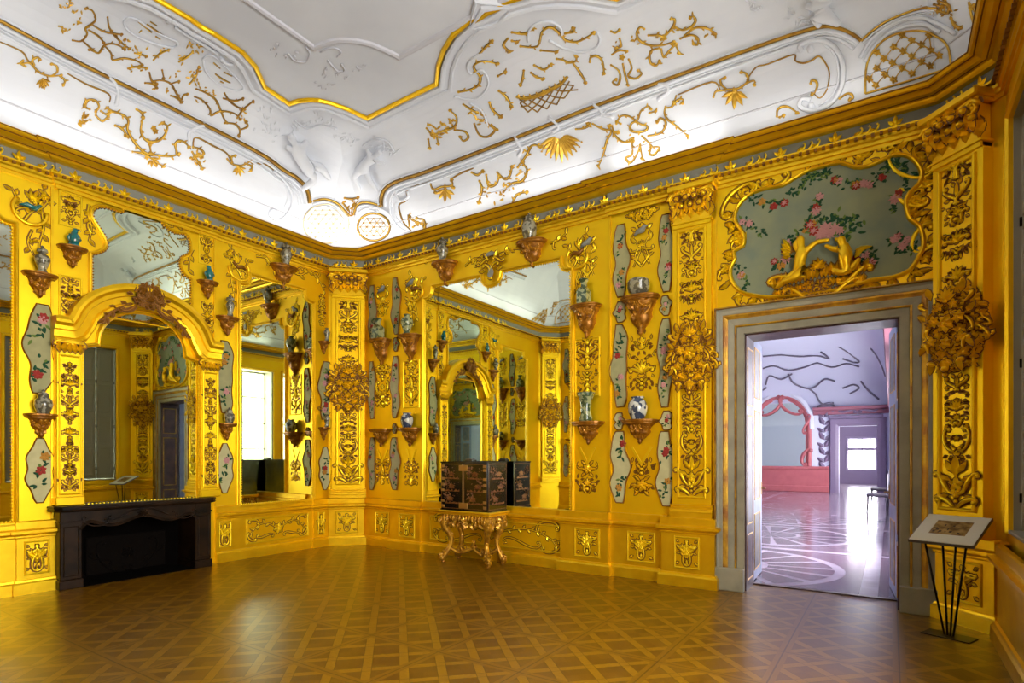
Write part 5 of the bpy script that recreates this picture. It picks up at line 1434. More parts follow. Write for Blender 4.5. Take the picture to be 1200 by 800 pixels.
# far wall with opening
fd0,fd1=H_.u(983),H_.u(1028); _,fdz=hp(1000,499)
ZH=hp(990,478)[1]
m=MB(); m.box(HX0-.3,fd0,HY1,HY1+.3,0,6.2); m.box(fd1,HX1+.3,HY1,HY1+.3,0,6.2); m.box(fd0,fd1,HY1,HY1+.3,fdz,6.2); structure('wall_hall_far',m,HW)
m=MB(); m.box(HX0-.3,HX0,HY0,37,0,6.2); structure('wall_hall_left',m,HW)
HWN=[(9.0,10.8),(12.6,14.4),(16.2,18.0),(19.8,21.6),(23.0,24.6)]
m=MB(); cur=HY0
for a,b in HWN+[(29.0,31.0)]:
    m.box(HX1,HX1+.4,cur,a,0,6.2); m.box(HX1,HX1+.4,a,b,0,.5); m.box(HX1,HX1+.4,a,b,3.1,6.2); cur=b
m.box(HX1,HX1+.4,cur,37,0,6.2); structure('wall_hall_right',m,HW)
for i,(a,b) in enumerate(HWN): 
    if i in (1,2,3,4): window(Wall(HX1,0,-90),-b,-a,.5,3.1,'window_%d'%(i+4),.4,2,3,False,MV,False,MV)
# wall piece above and beside our doorway, hall side
m=MB(); m.box(HX0-.3,DU0-.12,HY0,HY0+.02,0,6.2); m.box(DU1+.03,HX1+.3,HY0,HY0+.02,0,6.2); m.box(DU0-.12,DU1+.03,HY0,HY0+.02,DH+.1,6.2); m.box(HX0-.3,XL-.2,YR+.3,HY0,0,6.2); structure('wall_hall_near',m,HW)
# coved ceiling of the hall
HZ1=5.6; HD=3.2
def hg(d): t=max(0,min(1,1-d/HD)); return ZH+(HZ1-ZH)*math.sqrt(max(0,1-t*t))
def hdist(x,y): return min(x-HX0,HX1-x,y-HY0,HY1-y)
m=MB(); ds=[HD*(1-math.cos(PI/2*i/14)) for i in range(15)]; vs=[];fs=[]
for d in ds: vs+=[(HX0+d,HY0+d,hg(d)),(HX1-d,HY0+d,hg(d)),(HX1-d,HY1-d,hg(d)),(HX0+d,HY1-d,hg(d))]
for i in range(14):
    for k in range(4): fs.append((i*4+k,i*4+(k+1)%4,(i+1)*4+(k+1)%4,(i+1)*4+k))
fs.append((56,57,58,59)); m.add(vs,fs,0,True); m.add([(HX0-.4,HY0-.4,6.3),(HX1+.5,HY0-.4,6.3),(HX1+.5,37,6.3),(HX0-.4,37,6.3)],[(0,1,2,3)]); structure('ceiling_hall',m,HW)
def hall_hit(px,py):
    d=ray(px,py); t=8.0
    while t<24:
        p=CAM+d*t
        if p.y>HY0 and (p.z>hg(hdist(p.x,p.y)) or hdist(p.x,p.y)<.02): break
        t+=.05
    return CAM+d*(t-.06)
def hs(x,y): return (860+x*200/471, 370+y*340/800)    # crop coordinates of the doorway close-up
straps=[[(80,112),(130,108),(180,112),(230,110),(262,118),(240,100)],[(80,145),(110,138),(150,150),(195,142),(230,130),(270,142),(310,132),(345,140)],[(290,85),(315,100),(345,125),(330,128),(300,118)],[(88,190),(98,165),(130,175),(160,160)],[(150,160),(165,185),(200,200),(225,195),(250,175),(278,180)],[(80,205),(90,198)],[(205,200),(225,215),(235,235),(250,245),(275,240)],[(230,250),(262,240),(280,250)],[(380,90),(395,110),(410,140),(418,165)],[(350,180),(370,205),(400,230)],[(300,200),(330,190),(345,200),(320,215)]]
for i,s_ in enumerate(straps):
    P=catmull([hs(*p) for p in s_],4); P3=[hall_hit(*p) for p in P]
    m=MB(); m.tube(P3,[.035]*len(P3),5); ob=m.build('ceiling_strapwork',STRAP); 
    tag(ob,'grey stucco strapwork on the far hall vault, %s'%['uppermost long band','second long wavy band','short kinked band at the top right','hooked piece at the far left','looping piece over the pink arch','tiny stub at the left edge','curl above the cornice','short curl touching the cornice','piece at the top right','slanting piece above the far door','faint curl above the far door'][i],'stucco','strapwork of the hall vault')
# far wall furniture of the architecture
def pxrect(m,x0,y0,x1,y1,w0,w1,wall=H_):
    a,_=wall.px(x0,y0); b,_=wall.px(x1,y0); _,z1=wall.px((x0+x1)/2,y0); _,z0=wall.px((x0+x1)/2,y1); m.box(a,b,-w1,-w0,max(z0,0),z1,0,.01)
m=MB(); a=H_.u(953); m.sweep([(a,0),(HX1,0)],[(0,ZH-.25),(.05,ZH-.22),(.08,ZH-.1),(.2,ZH-.05),(.22,ZH+.05),(0,ZH+.08)],lambda u,w,z:(u,HY1-w,z),False); structure('trim_7',m,PKD)
m=MB(); m.sweep([(0,HY0),(0,HY1)],[(0,ZH-.25),(.05,ZH-.22),(.08,ZH-.1),(.2,ZH-.05),(.22,ZH+.05),(0,ZH+.08)],lambda x,y,z:(HX1+x*1.0,y,z),False); structure('trim_8',m,PKD)
m=MB(); u0,u1=HX0,H_.u(972); zz=hp(930,546)[1]; m.box(u0,u1,HY1-.10,HY1,0,zz,0,.01); m.box(u0,u1,HY1-.16,HY1,zz-.12,zz,0,.02); m.box(u0,u1,HY1-.14,HY1,0,.25,0,.02); structure('baseboard_hall',m,PK)
fm=Wall(0,HY1,0); c=hp(921,545)
t=H_.thing('hall_mirror','large arched wall mirror in a pink frame on the far wall of the hall','mirror',H_.u(915),zz,0)
u_=H_.u(915); mw=H_.u(944)-u_; mh=hp(930,468)[1]-zz
ap=[(-mw,0),(mw,0),(mw,mh*.62)]+[(mw*math.cos(PI*i/12),mh*.62+mh*.38*math.sin(PI*i/12)) for i in range(1,12)]+[(-mw,mh*.62)]
m=MB(); m.poly_prism(ap,.02,.03,lp); m.build('mirror_glass',MIR_A,t)
m=MB(); moulding_frame(m,ap,-.22,.12,True,0,'ogee'); m.build('frame',PK,t)
m=MB(); o=Orn(m,lp,.1,ground=False); o.sym(lambda q:(q.sc((.15,mh+.1),(mw*.8,mh*.85),'C',5,1,.06,18),q.sc((mw*1.05,.1),(mw*1.25,.6),'C',5,-1,.06,16),q.sc((mw,mh*.5),(mw*1.1,mh*.75),'S',4,1,.05,16))); m.build('frame_scrolls',PK,t)
m=MB(); ar=[(mw*1.35,mh*.55)]+[(mw*1.35*math.cos(PI*i/14),mh*.6+mh*.55*math.sin(PI*i/14)) for i in range(1,14)]+[(-mw*1.35,mh*.55)]; m.sweep([(u_+a,zz+b) for a,b in ar],[(0,0),(0,.1),(.12,.14),(.22,.08),(.22,0)],lambda u,v,w:(u,HY1-w,v),False); structure('trim_9',m,WG)
m=MB()
for x0,x1 in ((957,961),): pxrect(m,x0,484,x1,546,0,.08)
structure('trim_10',m,PK)
m=MB(); cx_=H_.u(966); o=Orn(m,lambda u,v,w:(cx_+u,HY1-w,v),.0,ground=False)
for z in [.6+.3*i for i in range(9)]: o.leaf(0,z,PI/2+(.5 if int(z*10)%2 else -.5),.4,.2,.4); o.leaf(0,z,PI/2+(-.9 if int(z*10)%2 else .9),.35,.16,.4)
ob=m.build('wall_garland',MV); tag(ob,'mauve carved garland hanging left of the far hall door','carving')
d3=bpy.data.objects.new('door_3',None); col.objects.link(d3); d3['kind']='structure'; d3.location=(0,HY1,0)
m=MB(); p=[(fd1,0),(fd1,fdz),(fd0,fdz),(fd0,0)]; m.sweep(p,[(0,0),(0,.08),(-.1,.12),(-.28,.12),(-.32,.05),(-.32,0)],lp,False); m.box(fd0-.35,fd1+.2,-.14,0,fdz+.3,fdz+.42,0,.02); m.build('door_casing',MV,d3)
m=MB(); o=Orn(m,lp,.06,ground=False); uc=(fd0+fd1)/2
o.at(uc,fdz+.5).sym(lambda q:(q.sc((.1,.05),(.6,.15),'S',4,1,.05,16),q.sc((.55,.05),(.85,.1),'C',4,-1,.04,14))); o.fan(uc,fdz+.5,PI/2,.25,5,2); m.build('overdoor_carving',MV,d3)
# room beyond with a bright window
RX0=-3.2; RY=34.6; W3=Wall(0,RY,0)
wx0,wx1=W3.u(993),W3.u(1027.5); wz0,wz1=W3.px(1010,551)[1],W3.px(1010,513)[1]
m=MB(); m.box(RX0-.2,wx0,RY,RY+.3,0,4.2); m.box(wx1,HX1+.4,RY,RY+.3,0,4.2); m.box(wx0,wx1,RY,RY+.3,0,wz0); m.box(wx0,wx1,RY,RY+.3,wz1,4.2); structure('wall_far_room',m,MV)
m=MB(); m.box(RX0-.2,RX0,HY1+.3,RY,0,4.2); m.box(RX0-.2,HX1+.4,HY1+.3,RY+.3,4.0,4.2); structure('wall_far_room_side',m,HW)
window(W3,wx0,wx1,wz0,wz1,'window_9',.3,2,1,False,MV,False,MV)
m=MB(); zt=wz0+(wz1-wz0)*.66; m.box(wx0,wx1,RY-.0,RY+.1,zt-.07,zt+.07,0,.01); structure('trim_11',m,MV)
# two dark chairs along the window side of the hall
CHM=mat('dark chair wood',srgb(40,32,44),.5)
def chair(x,y,label):
    t=loc_thing('hall_chair',label,'chair',x,y,0,0,'dark hall chairs')
    m=MB(); m.box(-.24,.24,-.24,.24,.42,.50,0,.02); m.build('seat',CHM,t)
    m=MB(); m.box(.20,.245,-.22,.22,.58,1.02,0,.015); m.box(.20,.24,-.22,-.18,.48,.6); m.box(.20,.24,.18,.22,.48,.6); m.build('backrest',CHM,t)
    for sx in (-1,1):
        for sy in (-1,1):
            m=MB(); m.tube([(sx*.2,sy*.2,.43),(sx*.205,sy*.205,.2),(sx*.225,sy*.215,0)],[.024,.02,.016],7); m.build('leg',CHM,t)
chair(-.30,17.6,'dark chair by the hall windows, the nearer one, seen through the doorway'); chair(-.28,20.6,'dark chair by the hall windows, the farther one, seen through the doorway')
# ---------------------------------------------------------------- stucco and gilding of the ceiling, laid on the cove
UC_ = .0100
_hc = {}
def chit(x, y):
    k=(round(x,1),round(y,1))
    if k in _hc: return _hc[k]
    d = ray(x, y); t = 3.0
    def out(t):
        p=CAM+d*t; q=dist(p.x,p.y); return q<DA or p.z>gz(q)
    while t<14 and not out(t): t+=.2
    lo,hi=t-.2,t
    for _ in range(13):
        m_=(lo+hi)/2
        if out(m_): hi=m_
        else: lo=m_
    p=CAM+d*lo; _hc[k]=(p,ceil_normal(p)); return _hc[k]
def mpC(a,b,h):
    p,n=chit(a,-b); return tuple(p+n*(h*UC_+.004))
class OrnC(Orn):
    def at(s,x=0,y=0,ang=0,sc=1,flip=1):
        o=OrnC(s.mb,s.mp,s.w0,s.g,s.b,s.ground); ox,oy,a,k,f=s.T; px_,py_=s.xy(x,y); o.T=(px_,py_,a+ang*f,k*sc,f*flip); return o
    def stroke(s,pts,r0,r1=None,rm=None,h=.5,mi=None,n=5,gr=1.0):
        m=len(pts); r1=r0 if r1 is None else r1
        rad=[max(.25,(r0+(r1-r0)*i/(m-1)) if rm is None else (r0+(rm-r0)*min(1,2*i/(m-1)) if i<m/2 else rm+(r1-rm)*(2*i/(m-1)-1))) for i in range(m)]
        q=[s.xy(*p) for p in pts]
        s.mb.tube([s.mp(a,b,s.w0+rad[i]*h) for i,(a,b) in enumerate(q)],[r*UC_ for r in rad],n,s.g if mi is None else mi)
        if s.ground and gr:  # darker ribbon paints shading along the ceiling stroke
            L=[];Rr=[]
            for i in range(m):
                a=q[max(i-1,0)];b=q[min(i+1,m-1)]; d=Vector((b[0]-a[0],b[1]-a[1]))
                if d.length<1e-9:d=Vector((1,0))
                d.normalize(); wd=rad[i]*1.2+.3
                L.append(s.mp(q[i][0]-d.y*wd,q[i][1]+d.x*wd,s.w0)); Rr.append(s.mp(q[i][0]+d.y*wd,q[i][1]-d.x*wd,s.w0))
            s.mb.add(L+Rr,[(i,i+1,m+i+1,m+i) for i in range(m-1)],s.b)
    def _gr(s,poly,h=0):
        if not s.ground: return
        q=[s.xy(*p) for p in poly]; s.mb.add([s.mp(a,b,0.1) for a,b in q],[tuple(range(len(q)))],s.b)
    def leaf(s,x,y,ang,L,W,h=.3,bend=0,mi=None):
        o=s.at(x,y,ang)
        P=[(0,0,0),(L*.35,W*.5,0),(L*.72,W*.36,0),(L,0,0),(L*.72,-W*.36,0),(L*.35,-W*.5,0),(L*.35,0,W*h+.4),(L*.72,0,W*h*.8+.3)]
        vs=[]
        for a,b,c in P: p=o.xy(a,b); vs.append(s.mp(p[0],p[1],s.w0+.1+c))
        s.mb.add(vs,[(0,6,1),(1,6,7,2),(2,7,3),(3,7,4),(4,7,6,5),(5,6,0)],s.g if mi is None else mi,False)
    def ball(s,x,y,r,h=.4,mi=None):
        p=s.xy(x,y); n=6
        vs=[s.mp(p[0]+r*math.cos(2*PI*i/n),p[1]+r*math.sin(2*PI*i/n),0) for i in range(n)]+[s.mp(p[0],p[1],r*.9)]
        s.mb.add(vs,[(i,(i+1)%n,n) for i in range(n)],s.g if mi is None else mi,True)
CEO=[]
DGD=mat('painted shading of ceiling gilding',srgb(122,96,44),.6,.2)  # colour of the shading painted beside ceiling gilding
GCE=mat('ceiling gilding',srgb(226,184,66),.34,.55,.3,40,colr2=srgb(186,142,50),vscale=9)
def Q(x0,y0,pts): return [(x0+x/4,-(y0+y/4)) for x,y in pts]
def neg(pts): return [(x,-y) for x,y in pts]
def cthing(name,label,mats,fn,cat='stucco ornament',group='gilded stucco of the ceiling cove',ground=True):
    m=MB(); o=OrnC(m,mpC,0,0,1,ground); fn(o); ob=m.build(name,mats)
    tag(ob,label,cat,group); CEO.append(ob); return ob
def strokes(lst,r=.9,curl=True,lf=None):
    def fn(o):
        rr=random.Random(len(lst)*7+int(r*10))
        for s_ in lst:
            P=catmull(s_,4); o.stroke(P,r*.55,r*.45,rm=r*.95)
            if curl:
                o.ball(*P[-1],r*1.7); o.ball(*P[0],r*1.4)
                a=math.atan2(P[-1][1]-P[-2][1],P[-1][0]-P[-2][0]); o.stroke([(P[-1][0]+2.2*r*k/6*math.cos(a+k*.75),P[-1][1]+2.2*r*k/6*math.sin(a+k*.75)) for k in range(7)],r*.5,r*.5)
            if lf:
                acc=0; sd=1
                for i in range(1,len(P)):
                    acc+=math.hypot(P[i][0]-P[i-1][0],P[i][1]-P[i-1][1])
                    if acc>lf[0]:
                        acc=0; a=math.atan2(P[i][1]-P[i-1][1],P[i][0]-P[i-1][0]); o.leaf(P[i][0],P[i][1],a+sd*.9,lf[1],lf[1]*.42,.3); sd=-sd
    return fn
def both(*fns):
    def fn(o):
        for f in fns: f(o)
    return fn
def fans(lst):      # (x,y,ang,r,n)
    def fn(o):
        for x,y,a,r,n in lst: o.fan(x,-y,a,r,n,2.2,.3)
    return fn
def flowers(lst,r=3.2):
    def fn(o):
        for i,(x,y) in enumerate(lst): o.flower(x,-y,r,5,i)
    return fn
def sprinkle(lst,n=5,sp=5,L=4.5,seed=1):
    def fn(o):
        rr=random.Random(seed)
        for x,y in lst:
            for i in range(n): o.leaf(x+rr.uniform(-sp,sp),-y+rr.uniform(-sp,sp)*.8,rr.uniform(-PI,PI),L*rr.uniform(.6,1.1),L*.4,.3)
    return fn
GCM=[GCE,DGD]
c_='gilded stucco, '
# --- lower band, fireplace side
cthing('gilded_sprig',c_+'small sprig with drop at the left edge of the picture, lower band',GCM,both(strokes([neg(p) for p in [[(26,75),(35,74),(45,84),(58,89),(72,88)],[(40,76),(38,70),(44,67),(47,70)],[(60,89),(67,84),(66,77),(60,75)],[(70,89),(76,94),(74,100)],[(30,78),(24,74),(27,71)]]],1.1,lf=(7,5)),fans([(50,93,-1.4,13,5)]),flowers([(51,101)],4)))
cthing('gilded_arabesque',c_+'broad arabesque of the lower band above the left frieze',GCM,both(strokes([neg(p) for p in [[(127,130),(140,133),(150,140),(149,150),(152,158),(160,170),(172,180),(185,182),(200,183),(210,180)],[(135,147),(142,150),(150,160)],[(166,143),(165,155),(172,165),(185,165),(193,158),(196,148),(190,144)],[(160,128),(166,132),(168,138)],[(155,178),(168,180),(180,188),(192,195)],[(175,168),(177,180)]]],1.3,lf=(6,6)),flowers([(176,168),(172,184),(180,150),(182,154)],4),fans([(178,186,-1.1,12,5)])))
cthing('gilded_tendril',c_+'curly tendrils and leaf left of the first white strap',GCM,both(strokes([neg(p) for p in [[(100,125),(103,117),(112,118),(116,125),(112,131)],[(105,128),(98,124),(101,118)],[(118,130),(125,134),(130,130),(125,126)],[(112,135),(120,142),(127,135)]]],1.1,lf=(6,5)),sprinkle([(97,140),(92,143)],9,7,7,2)))
cthing('gilded_tendril',c_+'curly tendrils just right of the second white strap',GCM,both(strokes([neg(p) for p in [[(207,178),(205,168),(213,165),(222,172)],[(226,172),(235,175),(239,180),(235,183)],[(225,178),(232,190),(237,198)]]],1.1,lf=(6,5)),sprinkle([(228,183),(233,190)],9,5,6,3)))
cthing('gilded_sprig',c_+'small sprig with drop above the frieze, nearest the left corner scroll',GCM,both(strokes([neg(p) for p in [[(266,186),(272,192),(283,194),(294,188)],[(272,190),(271,184),(276,182)],[(288,192),(295,195),(294,200)]]],1,lf=(6,4)),fans([(279,196,-1.3,12,5)])))
cthing('gilded_fillet',c_+'thin notched fillet framing the lower band of the left cove',[DG,DGD],strokes([neg(p) for p in [[(0,49),(25,60),(32,70),(37,75)],[(79,86),(100,98),(127,110),(128,120)],[(130,129),(147,136),(150,147)],[(206,180),(207,165),(217,167),(224,175)],[(226,174),(229,161),(250,171),(265,179),(270,188)],[(294,191),(312,193),(325,203)]]],.8,False),group='gilded stucco of the ceiling cove')
# --- lower band, doorway side
cthing('gilded_sprig',c_+'small sprig with drop in the lower band right of the far corner',GCM,both(strokes([neg(p) for p in [[(504,213),(508,222),(517,219),(530,217),(529,210)],[(509,222),(511,226)],[(530,217),(532,220)]]],1.1,lf=(6,4)),fans([(522,222,-1.6,16,5)])))
cthing('gilded_tendril',c_+'little tendril at the foot of the far corner scroll',GCM,strokes([neg(p) for p in [[(480,265),(479,252),(484,258),(495,262)],[(495,262),(498,268),(497,258),(488,256)],[(484,266),(490,262)]]],1.1,lf=(5,4)))
cthing('gilded_arabesque',c_+'arabesque of the lower band over the left of the big mirror',GCM,both(strokes([neg(p) for p in [[(553,202),(560,205),(566,200)],[(562,212),(565,222),(561,238)],[(570,205),(573,218),(582,215),(585,205)],[(583,202),(592,210),(598,205),(600,195)],[(590,225),(600,215),(612,212),(618,200),(612,190)],[(600,240),(606,228),(618,225)],[(607,196),(617,182),(624,170),(635,172)]]],1.2,lf=(6,5)),sprinkle([(586,232),(575,222),(596,218),(610,205),(613,180)],6,7,6,5)))
def sunfan(o):
    for i in range(11):
        a=-PI/2+(i-5)*.23+.12; o.leaf(655+5*math.cos(a),-158+4*math.sin(a),a,30-abs(i-5)*1.6,5.5,.3)
        o.leaf(655+5*math.cos(a+.1),-158+4*math.sin(a+.1),a+.1,20-abs(i-5),4,.3)
        for k in range(3): o.ball(655+(14+k*7)*math.cos(a),-158+(14+k*7)*math.sin(a),1.3)
cthing('gilded_shell',c_+'radiating sunlike shell hanging from the moulding',GCM,sunfan)
cthing('gilded_arabesque',c_+'crossed ribbon arabesque right of the sunlike shell',GCM,both(strokes([Q(600,0,p) for p in [[(470,590),(480,630),(520,665),(570,660)],[(490,580),(510,545),(550,545),(600,580),(632,590),(630,610),(590,620),(555,610),(560,580),(590,560),(605,520),(640,498),(652,512)],[(510,580),(490,570)],[(560,650),(565,720),(535,740),(555,762),(580,735),(600,690)],[(610,640),(650,680),(645,720),(668,725),(690,690),(650,690)],[(600,680),(612,745)],[(640,638),(700,622),(722,575),(695,553),(680,575)],[(475,640),(480,620),(500,622)],[(645,530),(675,520)]]],1.1,lf=(7,4.5)),sprinkle([(752,170),(740,160)],5,4,5,7)))
cthing('gilded_tendril',c_+'hanging tendril between the sunlike shell and the crossed ribbons',GCM,both(strokes([Q(600,0,p) for p in [[(300,605),(340,600),(370,580),(350,575)],[(380,580),(420,602),(455,608),(460,585)],[(450,590),(465,620),(445,660),(430,720),(405,780)]]],1,lf=(6,5))))
cthing('gilded_tendril',c_+'hanging tendril under the second white strap of the doorway side',GCM,strokes([Q(600,0,p) for p in [[(720,500),(715,530),(730,560),(770,590),(825,637)],[(725,505),(750,500),(775,470),(800,465),(800,485)],[(770,450),(760,480)]]],1,lf=(6,5)))
cthing('gilded_sprig',c_+'horned sprig with drop, right in the lower band over the silk strips',GCM,both(strokes([Q(600,0,p) for p in [[(945,455),(955,430),(980,425),(1010,420),(1060,415),(1100,390),(1135,378),(1138,400)],[(1010,420),(985,400),(978,375),(1000,363)],[(1095,392),(1108,370),(1095,342),(1072,340)]]],1.1,lf=(8,4)),fans([(861,107,-1.6,22,5)]),flowers([(861,118)],3.5)))
cthing('gilded_fillet',c_+'thin notched fillet framing the lower band of the doorway side',[DG,DGD],strokes([neg(p) for p in [[(795,111),(834,96),(844,105)],[(875,94),(886,79),(900,75),(930,64),(932,71),(941,74),(951,71),(960,66),(968,75),(972,87),(969,105),(961,115),(954,110)],[(475,236),(468,240),(469,250),(474,262),(482,270)],[(505,212),(497,215),(478,222),(478,232),(474,237)],[(530,209),(540,203),(555,197)]]],.8,False))
cthing('gilded_scroll',c_+'small scroll ends around the right white volute',GCM,strokes([Q(900,0,p) for p in [[(200,392),(205,378),(222,380),(232,398),(222,430),(205,445)],[(42,545),(45,515),(70,500),(100,503),(140,530)],[(55,550),(75,540)],[(335,462),(370,440),(392,445),(398,462),(382,470)]]],1.3))
# --- upper cove, fireplace side: dark gilded spider lines and bright sprigs
SP1=[[(85,47),(95,48),(102,40),(100,33),(107,28),(112,22),(108,12),(100,10)],[(96,47),(105,55),(115,62),(122,53),(133,51),(145,56)],[(104,35),(115,42),(122,50)],[(107,28),(120,36),(133,39),(143,40)],[(126,20),(128,32),(135,42),(145,52),(152,57)],[(122,53),(130,62),(132,70),(145,68),(160,71),(167,76)],[(110,60),(104,58)]]
cthing('dull_gilded_tracery',c_+'dark spidery tracery nearest the top left of the left cove',[DG,DGD],strokes([neg(p) for p in SP1],1.0,lf=(14,4)))
SP2=[[(170,97),(178,98),(184,103)],[(175,85),(178,95),(184,98)],[(178,95),(190,94),(200,98),(206,108),(212,117),(215,111),(220,110)],[(190,82),(192,92)],[(200,98),(210,95)],[(200,112),(206,114),(213,120)]]
cthing('dull_gilded_tracery',c_+'small dark tracery in the middle of the left cove',[DG,DGD],strokes([neg(p) for p in SP2],1.0,lf=(12,4)))
SP3=[[(230,104),(240,108),(252,116),(258,128),(262,138),(266,144)],[(228,113),(238,118),(246,128),(247,135),(255,131),(263,130),(275,133),(282,140)],[(263,109),(268,117),(278,125),(287,128)],[(262,115),(275,118),(285,115)],[(278,138),(285,128),(297,118)],[(263,144),(275,145),(281,152),(280,160)],[(281,152),(290,148),(288,142)]]
cthing('dull_gilded_tracery',c_+'dark spidery tracery nearest the far corner of the left cove',[DG,DGD],strokes([neg(p) for p in SP3],1.0,lf=(12,4)))
cthing('gilded_leaf_spray',c_+'scattered bright leaves under the first white oval of the left cove',GCM,both(sprinkle([(165,63),(187,62),(160,80),(152,55),(145,48)],6,6,6,11),strokes([neg(p) for p in [[(150,80),(160,78),(172,80)],[(180,70),(188,62),(198,58)],[(158,62),(166,64),(172,66)]]],1)))
cthing('gilded_leaf_spray',c_+'bright leaves between the two white ovals of the left cove',GCM,both(sprinkle([(230,85),(213,68),(225,52),(235,57),(228,92)],6,5,6,12),strokes([neg(p) for p in [[(222,98),(229,90),(233,78)],[(210,72),(220,66),(226,60)]]],1)))
cthing('gilded_leaf_spray',c_+'dashes of gilding inside the first white oval of the left cove',GCM,strokes([neg(p) for p in [[(162,25),(170,31),(178,38)],[(172,28),(182,35),(194,43)],[(166,35),(163,38)],[(182,42),(188,46)],[(176,25),(184,30)]]],.9,False))
cthing('gilded_leaf_spray',c_+'dashes of gilding inside the second white oval of the left cove',GCM,strokes([neg(p) for p in [[(252,86),(260,92),(270,97)],[(250,73),(258,80)],[(262,84),(272,89)],[(258,95),(262,97)]]],.9,False))
cthing('gilded_leaf_spray',c_+'bright sprigs at the very top left over the spidery tracery',GCM,both(sprinkle([(84,3),(92,26),(70,33),(80,35),(90,12),(75,8)],5,5,6,14),flowers([(92,26)],3)))
cthing('gilded_leaf_spray',c_+'small bright sprigs around the dark tracery in the mid left cove',GCM,sprinkle([(193,105),(178,102),(204,86),(233,118),(236,104),(250,108),(286,135)],4,4,5,15))
# --- upper cove, doorway side
cthing('gilded_leaf_spray',c_+'leafy sprig above the moulding, first one right of the far corner',GCM,both(sprinkle([(522,150),(515,158),(508,152),(530,146)],9,7,7,21),strokes([neg(p) for p in [[(500,150),(508,158),(520,153),(533,148),(535,137),(527,129)],[(533,152),(545,154),(549,161),(543,165),(539,160)],[(512,160),(514,169)],[(502,163),(504,174)]]],1.1)))
cthing('gilded_leaf_spray',c_+'second leafy sprig above the moulding right of the far corner',GCM,both(sprinkle([(562,138),(570,145),(552,130)],7,6,6,22),strokes([neg(p) for p in [[(543,122),(552,128),(560,132)],[(556,145),(562,158),(572,160),(580,152),(572,145),(567,135)],[(576,146),(583,152)]]],1.1)))
cthing('gilded_scroll',c_+'bright rippled scroll at the left end of the wall centre cartouche',GCM,strokes([Q(300,0,p) for p in [[(950,430),(1000,420),(1040,400),(1052,360),(1020,312),(1060,285),(1135,297)],[(1050,250),(1080,215),(1108,190)],[(1095,480),(1110,515),(1150,548)],[(1140,425),(1175,455),(1200,500)],[(1180,180),(1160,210),(1190,240)],[(1135,355),(1170,335)]]],1.3,lf=(5,5)))
cthing('gilded_scroll',c_+'bright rippled scroll along the top of the wall centre cartouche',GCM,strokes([Q(600,0,p) for p in [[(40,215),(120,215),(140,150),(180,125),(230,160),(250,185),(300,195),(350,175),(385,150)],[(0,150),(60,155),(100,130)],[(135,235),(210,242)],[(250,155),(290,145),(285,130)],[(0,190),(25,195)]]],1.3,lf=(5,4.5)))
def cresc(o):
    P=catmull(Q(600,0,[(20,452),(60,460),(120,447),(180,420),(230,392),(262,357)]),4); o.stroke(P,1.2,1.0,rm=2.6)
    for i in range(2,len(P)-2,2): o.leaf(P[i][0],P[i][1],PI/2+.4,5,2.4,.4)
cthing('gilded_crescent',c_+'crescent shaped crest in the wall centre cartouche',GCM,cresc)
def net(o):
    A=Q(600,0,[(35,465),(75,465),(115,455),(155,440),(195,420),(235,395),(270,380)]); Bp=Q(600,0,[(40,500),(75,525),(120,525),(165,510),(210,490),(245,460),(310,420)]); M_=[((a[0]+b[0])/2,(a[1]+b[1])/2) for a,b in zip(A,Bp)]
    for i in range(6):
        o.stroke([A[i],M_[i+1]],.45,.45); o.stroke([A[i+1],M_[i]],.45,.45); o.stroke([M_[i],Bp[i+1]],.45,.45); o.stroke([M_[i+1],Bp[i]],.45,.45)
cthing('dull_gilded_net',c_+'thin net hanging from the crescent crest',[DG,DGD],net)
cthing('gilded_scroll',c_+'beaded drop and hooks right of the crescent crest',GCM,strokes([Q(600,0,p) for p in [[(210,275),(240,280),(265,292),(300,285),(300,262)],[(290,300),(320,340),(347,388)],[(365,290),(370,268),(400,262),(425,290),(432,345)],[(55,330),(50,370),(40,400)],[(105,305),(150,325),(185,300)],[(90,340),(115,360),(150,368)]]],1.2,lf=(5,4)))
cthing('gilded_arabesque',c_+'dark rimmed lily shaped arabesque right of the cartouche',GCM,both(strokes([Q(600,0,p) for p in [[(465,305),(500,330),(508,365),(495,398),(472,385),(490,370)],[(548,278),(562,320),(545,355),(580,368),(608,345),(590,330)],[(520,300),(530,345),(545,400)],[(505,180),(512,215),(490,225)],[(470,255),(500,235),(540,240)],[(465,145),(485,152),(505,138)]]],1.1),flowers([(729,67)],4.5),sprinkle([(724,52)],5,4,5,31)))
cthing('gilded_arabesque',c_+'large leafy arabesque high in the doorway side cove',GCM,both(strokes([Q(600,0,p) for p in [[(620,135),(600,127),(585,155),(600,190),(650,212),(710,210),(760,195)],[(690,225),(650,240),(648,290),(675,308),(692,285)],[(700,230),(712,268),(735,240),(770,205)],[(700,185),(735,150),(760,115),(762,88),(745,90)],[(765,125),(800,140),(840,125),(862,95),(848,75),(835,85)],[(790,180),(840,163),(872,180),(868,210),(850,205)],[(810,165),(860,130),(915,132),(955,160)],[(640,165),(690,165),(720,180)],[(770,215),(785,250)]]],1.2,lf=(8,6)),sprinkle([(790,36),(775,42),(832,38),(742,48)],5,5,6,33),flowers([(836,39)],3.5)))
